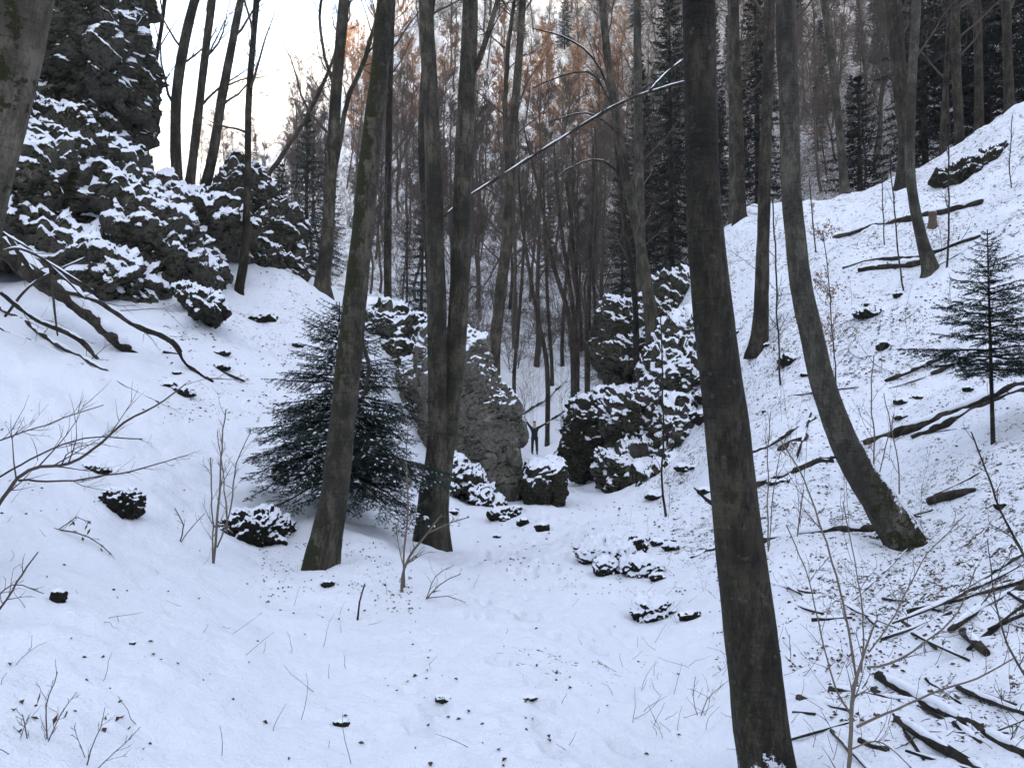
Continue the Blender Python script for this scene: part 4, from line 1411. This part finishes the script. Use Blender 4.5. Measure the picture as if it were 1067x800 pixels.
for i, (lab, a, d0, d1, tw) in enumerate(RL):
    log(lab, a, d0, d1, 40 + i, 'fallen_stick' if 'stick' in lab else 'fallen_log', 'stick' if 'stick' in lab else 'log', twigs=tw)
BR = [('topmost stick of the brush pile, long and straight', [(930, 650, 4), (985, 628, 5), (1040, 602, 5), (1085, 582, 4)]),
      ('second stick of the brush pile with a snowy back', [(945, 640, 5), (1000, 640, 6), (1075, 606, 6)]),
      ('stout stick low in the brush pile', [(990, 664, 7), (1020, 640, 8), (1080, 612, 7)]),
      ('short dark butt poking out of the brush pile', [(1004, 662, 10), (1016, 672, 11), (1028, 684, 10)]),
      ('crossing stick through the middle of the brush pile', [(950, 662, 4), (985, 676, 4.5), (1010, 690, 4)]),
      ('thin stick at the uphill edge of the brush pile', [(1000, 620, 4), (1030, 608, 4), (1080, 570, 4)]),
      ('forked stick at the downhill edge of the brush pile', [(918, 668, 3.5), (950, 655, 4), (992, 640, 4)]),
      ('stick lying lengthwise under the brush pile', [(940, 652, 5), (962, 664, 6), (975, 680, 5)]),
      ('bent stick at the right end of the brush pile', [(1030, 660, 5), (1055, 640, 5), (1085, 638, 5)])]
for i, (lab, a) in enumerate(BR):
    log(lab, a, None, None, 80 + i, 'fallen_branch', 'branch', group='brush pile on the right slope', twigs=5, lift=1.2 + .5 * (i % 3))


rng = np.random.RandomState(515)
for i in range(44):
    px, py = rng.uniform(755, 1060), rng.uniform(265, 790)
    L = rng.uniform(18, 75) * (.6 + py / 900)
    a = R(rng.normal(-24, 16)) if py < 600 else R(rng.normal(20, 25))
    d = hit(px, py)
    if d > 30:
        continue
    w = rng.uniform(.018, .055) * F / d
    log('thin dead stick half buried in the snow of the right slope', [(px, py, w), (px + L * .5 * math.cos(a), py + L * .5 * math.sin(a) + rng.normal() * 2, w * .9), (px + L * math.cos(a), py + L * math.sin(a), w * .6)], None, None, 600 + i,
        'fallen_stick', 'stick', group='dead sticks scattered on the right slope', twigs=2 if i % 3 == 0 else 0, lift=.2, gap=.2, sides=7)


def stump(label, px, py, wpx, hpx, tilt, seed, snag=False):
    d = hit(px, py)
    b = P(px, py, d)
    root = thing('tree_stump', label, 'stump', b)
    k = d / F
    t = np.array([tilt, 0, 1.0])
    p = np.array([b - t * .15, b + t * hpx * k * .3, b + t * hpx * k * .7, b + t * hpx * k])
    r = np.array([wpx * .62, wpx * .52, wpx * .47, wpx * (.3 if snag else .46)]) * k
    trunk_obj('bark', p, r, M['wood'], root, 14, .04, .16, seed)
    s = [(np.array([p[-1] - (r[-1] * .8, 0, -.01), p[-1] + (0, 0, .05), p[-1] + (r[-1] * .8, 0, .01)]), np.array([.03, r[-1] * .5, .03]), 8)]
    if not snag:
        tube_obj('snow', s, M['snow'], root)


stump('upright weathered stump beside the fallen ridge trunk', 972, 236, 9, 15, 0, 1)
log('split wedge of broken trunk jutting from the slope behind the curved foot', [(968, 526, 13), (990, 521, 13), (1016, 512, 6)], None, None, 95, 'broken_snag', 'log', 'log', lift=1.0)

# ------------------------------------------------------------------ conifers
fir('wide bushy young fir dusted with snow behind the mossy trunk', 352, 488, 2.9, lambda f: 1.55 * (1 - f) ** .55 * (.6 + .4 * min(1, f * 5)) + .05, d=10.9, seed=1, whorl=.042, per=3, droop=.22, spacing=.012, ln=.027, wd=.0036, tw_sp=.07,
    tw_len=.44, snow_amt=1.3, hang=(.95, -.08), lv=(.5, 1.15), h0=.19, curve=.48, r0=.06, asym=lambda a, f: 1 + .16 * math.cos(a) * (1 - f))
fir('small open fir with a bare lower stem on the right slope', 1035, 470, 2.45, lambda f: (1.35 * (1 - f) ** .75 * (1.0 if f > .32 else 0)), d=9.3, seed=2, whorl=.10, per=4, hang=(.45, -.1), lv=(.5, 1.15), droop=.12, spacing=.012, ln=.030, wd=.004, tw_sp=.065,
    tw_len=.46, snow_amt=.7, h0=.34, curve=.2, r0=.028)
fir('flat spreading little fir at the path bend beyond the person', 601, 421, 3.3, lambda f: (1.7 * (1 - f) ** .7 if f > .25 else 0), d=40, seed=3, whorl=.3, per=7, droop=.05, spacing=.04, ln=.06, wd=.008, tw_sp=.16, tw_len=.4, snow_amt=.5, h0=.25, curve=.2,
    sub=False, r0=.05)
fir('narrow snowy young spruce between the mossy and the twin trunks', 424, 312, 3.6, lambda f: .8 * (1 - f) + .05, d=30, seed=4, whorl=.3, per=7, droop=.3, spacing=.04, ln=.06, wd=.008, tw_sp=.14, tw_len=.45, snow_amt=.9, h0=.1, curve=.2, sub=False, r0=.05)


def big_spruce(label, px, py, Ht, wid, d, seed, h0=.08, group=None, snow=.10):
    return fir(label, px, py, Ht, lambda f: wid * (1 - f) ** .85 * (.7 + .3 * min(1, f * 5)) + .08, d=d, seed=seed, name='spruce_tree', group=group, needle='farneedle', whorl=.62, per=7, droop=.32, spacing=.06, ln=.17, wd=.028,
               tw_sp=.26, tw_len=.34, snow_amt=snow, h0=h0, curve=.22, sub=False, r0=.2)


big_spruce('tall dark spruce behind the outcrop and the arching stem', 700, 300, 21, 3.0, 44, 11, .12)
big_spruce('second tall dark spruce close to the dark leaning trunk', 668, 300, 19, 2.4, 49, 12, .15)
big_spruce('dark spruce behind the straight rough trunk', 790, 225, 19, 2.6, 46, 13, .1)
big_spruce('broad dark spruce standing in the dip behind the ridge', 897, 230, 8.5, 3.0, 43, 14, .05)
big_spruce('dark spruce behind the ridge left of the outcrop', 965, 200, 18, 3.2, 44, 15, .05)
big_spruce('dark spruce behind the ridge right of the outcrop', 1030, 150, 18, 3.2, 43, 16, .05)
big_spruce('dark spruce at the far end of the ridge', 1085, 120, 17, 3.2, 41, 17, .05)
big_spruce('snow dusted spruce left of the dark forked trunk', 318, 312, 12.5, 2.7, 55, 18, .05, None, .8)
big_spruce('shorter snow dusted spruce behind the rock pinnacle', 292, 310, 9, 2.2, 58, 19, .05, None, .8)
big_spruce('tall spruce rising between the ridge trunks', 1000, 190, 20, 2.6, 50, 20, .08)
big_spruce('slim spruce beside the dark leaning trunk at the ridge edge', 745, 270, 19, 2.0, 50, 21, .12)

# ------------------------------------------------------------------ woods on the far hillside
def far_tree(seed, Ht, nb, kind):
    rng = np.random.RandomState(seed + 900)
    root = link('bare_tree', None)
    lean = rng.normal(size=2) * .06
    n = 9
    z = np.linspace(-.6, Ht, n)
    p = np.stack([lean[0] * z + rng.normal(size=n) * .10, lean[1] * z + rng.normal(size=n) * .10, z], -1)
    r = np.linspace(.17, .02, n) * Ht / 16
    p, r = resample(p, r, 1.0)
    tm = {'russet': 'far', 'bare': 'far'}[kind]
    V, Fq = tubes([(p, r, 7)])
    link('trunk', mesh('trunk', V, Fq, mat=M[tm]), root)
    cr = crown(rng, p, r, Ht * rng.uniform(.22, .4), nb, Ht * .27, 11, 7, 1, minr=.012 if kind == 'bare' else .022, up=.08, ang=(.5, 1.0))
    V, Fq = tubes(cr)
    link('crown', mesh('crown', V, Fq, mat=M['fartwig' if kind == 'bare' else 'redtwig']), root)
    return root


def far_spruce(seed, Ht):
    rng = np.random.RandomState(seed + 950)
    tp, tr, br, V, Ft, sn = fir_mesh(rng, Ht, lambda f: Ht * .15 * (1 - f) ** .85 + .1,   .75, 7, .32, .10, .26, .042, .36, .34, .12, h0=.08, curve=.22, sub=False, r0=.16)
    root = link('spruce_tree', None)
    tV, tF = tubes([(tp, tr, 6)])
    link('trunk', mesh('trunk', tV, tF, mat=M['far']), root)
    link('needles', mesh('needles', V, (), Ft, mat=M['farneedle'], smooth=False), root)
    if sn:
        sV, sF = tubes(sn)
        link('snow', mesh('snow', sV, sF, mat=M['snow']), root)
    return root


bpy.context.view_layer.update()
BARE = [far_tree(i, h, 20, 'bare') for i, h in enumerate((13, 15, 17, 14, 16, 18))]
RUS = [far_tree(20 + i, h, 18, 'russet') for i, h in enumerate((14, 16, 15))]
SPR = [far_spruce(i, h) for i, h in enumerate((13, 16, 11))]
bpy.context.view_layer.update()
rng = np.random.RandomState(31)
used = set()


def plant(proto, x, y, label, cat, group, s=1.0):
    c = proto if proto.name not in used else copy_tree(proto)
    used.add(proto.name)
    c.location = (x, y, gz(x, y) - .1)
    c.rotation_euler = (rng.normal() * .03, rng.normal() * .03, rng.uniform(0, 6.28))
    c.scale = (s * rng.uniform(.9, 1.1),) * 2 + (s,)
    tag(c, label, cat, group)
    return c


seen = []
cnt = {'b': 0, 'r': 0, 's': 0}
tries = 0
while cnt['b'] + cnt['r'] + cnt['s'] < 420 and tries < 6500:
    tries += 1
    px = rng.uniform(170, 1120)
    py = rng.uniform(-130, 385)
    d = hit(px, py)
    if d < 52 or d > 200:
        continue
    c = P(px, py, d)
    if any((c[0] - a) ** 2 + (c[1] - b) ** 2 < (2.2 + d * .012) ** 2 for a, b in seen):
        continue
    seen.append((c[0], c[1]))
    u = rng.rand()
    tp = P(px, py, d)[2] + 11
    tpy = HORIZON - (tp - 1.6) / d * F
    if d > 85 and 350 < px < 650 and 20 < tpy < 120 and u < .95 and cnt['r'] < 90:
        plant(RUS[rng.randint(3)], c[0], c[1], 'russet crowned tree in the sunlit belt on the far hillside', 'tree', 'russet trees high on the far hillside', rng.uniform(.75, 1.0))
        cnt['r'] += 1
    elif u < (.10 if px < 640 else .28):
        plant(SPR[rng.randint(3)], c[0], c[1], 'dark spruce scattered among the bare trees of the far hillside', 'tree', 'spruces on the far hillside', rng.uniform(.7, 1.1))
        cnt['s'] += 1
    else:
        plant(BARE[rng.randint(6)], c[0], c[1], 'slender bare tree among many on the far wooded hillside', 'tree', 'bare trees on the far hillside', rng.uniform(.8, 1.2))
        cnt['b'] += 1
print('far trees', cnt, tries)
for grp in (BARE, RUS, SPR):
    for o in grp:
        if o.name not in used:
            plant(o, 30 + rng.uniform(-5, 5), 75, 'slender bare tree among many on the far wooded hillside' if grp is not SPR else 'dark spruce scattered among the bare trees of the far hillside', 'tree', 'bare trees on the far hillside' if grp is not SPR else 'spruces on the far hillside')


def brushwood():
    """low scrub under the far trees, one mass"""
    rng = np.random.RandomState(8)
    polys = []
    k = 0
    while k < 1100:
        px, py = rng.uniform(200, 1090), rng.uniform(-70, 390)
        d = hit(px, py)
        if d < 46 or d > 150:
            k += .2
            continue
        k += 1
        c = P(px, py, d)
        hgt = rng.uniform(1.5, 6)
        for _ in range(4):
            a, ra = grow(rng, c - (0, 0, .1), (rng.normal() * .35, rng.normal() * .35, 1), hgt * rng.uniform(.6, 1), .025, .008, 6, .12, .03)
            polys.append((a, ra, 3))
            for _k in range(7):
                i = rng.randint(1, 5)
                b, rb = grow(rng, a[i], side_dir(rng, a[i + 1] - a[i], .7), hgt * rng.uniform(.2, .45), .011, .007, 4, .14, .04)
                polys.append((b, rb, 3))
                for _m in range(2):
                    e, re = grow(rng, b[rng.randint(1, 3)], side_dir(rng, b[2] - b[1], .7), hgt * rng.uniform(.1, .22), .008, .006, 3, .14, .04)
                    polys.append((e, re, 3))
    V, Fq = tubes(polys)
    tag(link('undergrowth', mesh('undergrowth', V, Fq, mat=M['fartwig'])), 'grey bare scrub covering the far hillside', 'scrub', kind='stuff')


brushwood()


# ------------------------------------------------------------------ the person
def skin_mesh(name, verts, edges, radii, mat, parent, origin, sub=2, root=0):
    me = bpy.data.meshes.new(name)
    me.from_pydata([tuple(np.array(v) - origin) for v in verts], edges, [])
    o = link(name, me)
    md = o.modifiers.new('skin', 'SKIN')
    md.use_smooth_shade = True
    for i, r_ in enumerate(radii):
        sv = me.skin_vertices[0].data[i]
        sv.radius = (r_, r_) if isinstance(r_, float) else r_
        sv.use_root = i == root
    sb = o.modifiers.new('sub', 'SUBSURF')
    sb.levels = sb.render_levels = sub
    dg = bpy.context.evaluated_depsgraph_get()
    nm = bpy.data.meshes.new_from_object(o.evaluated_get(dg))
    bpy.data.objects.remove(o)
    nm.materials.clear()
    nm.materials.append(mat)
    for p_ in nm.polygons:
        p_.use_smooth = True
    return link(name, nm, parent)


def person():
    d = 44.0
    b = P(557, 474, d)
    b[2] = gz(b[0], b[1])
    root = thing('person', 'person in dark clothes with both arms raised beyond the snowy rock ledge', 'person', b)
    Z = np.zeros(3)
    # image left arm steep, image right arm lower and outstretched; facing the camera (-y)
    aL, aR = unit((-.58, -.02, .82)), unit((.86, -.02, .50))
    shL, shR = np.array([-.19, 0, 1.42]), np.array([.19, 0, 1.42])
    elL, elR = shL + aL * .30, shR + aR * .30
    wrL, wrR = elL + unit((-.50, -.04, .87)) * .27, elR + unit((.88, -.04, .47)) * .27
    vs = [(0, 0, .95), (0, 0, 1.15), (0, 0, 1.36), (0, 0, 1.48), (0, -.01, 1.56), (0, -.015, 1.66), (0, -.01, 1.74),
          (-.10, 0, .90), (-.115, -.02, .50), (-.125, .01, .09), (-.125, -.13, .035), (.10, 0, .90), (.12, -.01, .50), (.135, .01, .09), (.14, -.13, .035),
          tuple(shL), tuple(elL), tuple(wrL), tuple(shR), tuple(elR), tuple(wrR)]
    es = [(0, 1), (1, 2), (2, 3), (3, 4), (4, 5), (5, 6), (0, 7), (7, 8), (8, 9), (9, 10), (0, 11), (11, 12), (12, 13), (13, 14), (2, 15), (15, 16), (16, 17), (2, 18), (18, 19), (19, 20)]
    rd = [(.15, .11), (.14, .10), (.16, .11), .06, (.065, .075), (.078, .095), (.055, .07), .085, .058, .042, .038, .085, .058, .042, .038, .06, .043, .030, .06, .043, .030]
    for (w, a, sg) in ((17, unit(wrL - elL), -1), (20, unit(wrR - elR), 1)):
        wp = np.array(vs[w])
        i0 = len(vs)
        vs.append(tuple(wp + a * .06))
        es.append((w, i0))
        rd.append((.034, .018))
        sd = unit(np.cross(a, (0, 1, 0)))
        for f, (off, ln) in enumerate(((-.032, .07), (-.011, .085), (.011, .08), (.032, .062))):
            k1 = wp + a * .085 + sd * off
            k2 = k1 + a * ln * .55 + sd * off * .3
            k3 = k2 + a * ln * .45 + np.array([0, -.018, 0])
            j = len(vs)
            vs += [tuple(k1), tuple(k2), tuple(k3)]
            es += [(i0, j), (j, j + 1), (j + 1, j + 2)]
            rd += [.0095, .009, .008]
        j = len(vs)
        t1 = wp + a * .03 + sd * (-.035)
        vs += [tuple(t1), tuple(t1 + a * .03 - sd * .035)]
        es += [(w, j), (j, j + 1)]
        rd += [.011, .009]
    skin_mesh('body', vs, es, rd, M['skin'], root, Z)
    # clothes follow the body a little outside it
    skin_mesh('jacket', [(0, 0, .88), (0, 0, 1.0), (0, 0, 1.18), (0, 0, 1.36), (0, 0, 1.47), tuple(shL), tuple(elL), tuple(elL * .1 + wrL * .9), tuple(shR), tuple(elR), tuple(elR * .1 + wrR * .9)],
              [(0, 1), (1, 2), (2, 3), (3, 4), (3, 5), (5, 6), (6, 7), (3, 8), (8, 9), (9, 10)],
              [(.19, .145), (.185, .14), (.175, .135), (.19, .14), (.085, .085), .08, .062, .05, .08, .062, .05], M['jacket'], root, Z)
    skin_mesh('trousers', [(0, 0, .96), (-.10, 0, .86), (-.115, -.02, .50), (-.125, .01, .12), (.10, 0, .86), (.12, -.01, .50), (.135, .01, .12)],
              [(0, 1), (1, 2), (2, 3), (0, 4), (4, 5), (5, 6)], [(.16, .13), .105, .078, .07, .105, .078, .07], M['trousers'], root, Z)
    for x in (-.125, .138):
        skin_mesh('boot', [(x, .03, .14), (x, .02, .06), (x, -.12, .045), (x, -.19, .04)], [(0, 1), (1, 2), (2, 3)], [.06, .058, .05, .042], M['boots'], root, Z, root=1)
    skin_mesh('hat', [(0, .012, 1.70), (0, .012, 1.76), (0, .012, 1.80)], [(0, 1), (1, 2)], [(.092, .105), (.088, .10), (.05, .06)], M['hair'], root, Z)
    fv = [(0, -.105, 1.665), (0, -.125, 1.645), (0, -.112, 1.635)]
    h = link('face', None) if False else None
    # face: eyes, nose, mouth, ears
    for x in (-.032, .032):
        skin_mesh('eye', [(x - .008, -.098, 1.672), (x + .008, -.098, 1.672)], [(0, 1)], [.009, .009], M['boots'], root, Z, 1)
        sx = 1 if x > 0 else -1
        skin_mesh('ear', [(sx * .078, .0, 1.64), (sx * .084, .004, 1.68)], [(0, 1)], [.014, .017], M['skin'], root, Z, 1)
    skin_mesh('nose', [(0, -.10, 1.665), (0, -.118, 1.638)], [(0, 1)], [.008, .013], M['skin'], root, Z, 1)
    skin_mesh('mouth', [(-.02, -.092, 1.607), (.02, -.092, 1.607)], [(0, 1)], [.006, .006], M['trousers'], root, Z, 1)


person()

# ------------------------------------------------------------------ the air
hm = bpy.data.materials.new('haze')
hm.use_nodes = True
ht = hm.node_tree
ht.nodes.remove(ht.nodes['Principled BSDF'])
pv = ht.nodes.new('ShaderNodeVolumePrincipled')
pv.inputs['Color'].default_value = (.86, .88, .92, 1)
pv.inputs['Density'].default_value = HAZE
ht.links.new(pv.outputs[0], ht.nodes['Material Output'].inputs['Volume'])
_g = bpy.data.objects['snowy_ground'].data
_z = np.empty(len(_g.vertices) * 3, np.float32)
_g.vertices.foreach_get('co', _z)
GZ0, GZ1 = float(_z[2::3].min()), float(_z[2::3].max()) + 20
print('ground z', GZ0, GZ1)
hx = np.array([[x, y, z] for x in (-425, 425) for y in (-425, 425) for z in (GZ0 - 1, GZ1)], float)
if HAZE > 0:
    tag(link('haze', mesh('haze', hx, [(0, 1, 3, 2), (4, 6, 7, 5), (0, 4, 5, 1), (2, 3, 7, 6), (0, 2, 6, 4), (1, 5, 7, 3)], mat=hm, smooth=False)), 'thin cold haze in the gorge', 'haze', kind='stuff')

# ------------------------------------------------------------------ light, sky, camera
world = bpy.data.worlds.new('World')
SC.world = world
world.use_nodes = True
wt = world.node_tree
bg = wt.nodes['Background']
sky = wt.nodes.new('ShaderNodeTexSky')
sky.sky_type = 'NISHITA'
sky.sun_disc = False
SUN_EL, SUN_AZ = R(9), R(172)
sky.sun_elevation = SUN_EL
sky.sun_rotation = SUN_AZ
sky.altitude = 300
sky.air_density = 1.0
sky.dust_density = 2.0
hs = wt.nodes.new('ShaderNodeHueSaturation')
hs.inputs['Hue'].default_value = .518
hs.inputs['Saturation'].default_value = .68
wt.links.new(sky.outputs[0], hs.inputs['Color'])
wt.links.new(hs.outputs[0], bg.inputs['Color'])
bg.inputs['Strength'].default_value = .15

sl = bpy.data.lights.new('sun', 'SUN')
sl.energy = 2.0
sl.angle = R(.5)
sl.color = (1.0, .80, .58)
so = bpy.data.objects.new('sun', sl)
COL.objects.link(so)
from mathutils import Vector
sdir = Vector((math.sin(SUN_AZ) * math.cos(SUN_EL), math.cos(SUN_AZ) * math.cos(SUN_EL), math.sin(SUN_EL)))
so.rotation_euler = sdir.to_track_quat('Z', 'Y').to_euler()
so.location = (0, -60, 90)

cd = bpy.data.cameras.new('camera')
cd.sensor_fit = 'HORIZONTAL'
cd.sensor_width = 36
cd.lens = 36 * F / W
cd.clip_start = .05
cd.clip_end = 2000
co = bpy.data.objects.new('camera', cd)
COL.objects.link(co)
co.location = CAM
co.rotation_euler = (math.pi / 2 + PITCH, 0, 0)
SC.camera = co
SC.view_settings.view_transform = 'Standard'
SC.view_settings.look = 'None'
SC.view_settings.gamma = 1
SC.view_settings.use_curve_mapping = False
SC.view_settings.exposure = 2.86
SC.cycles.max_bounces = 6
SC.cycles.diffuse_bounces = 4
SC.cycles.use_denoising = True
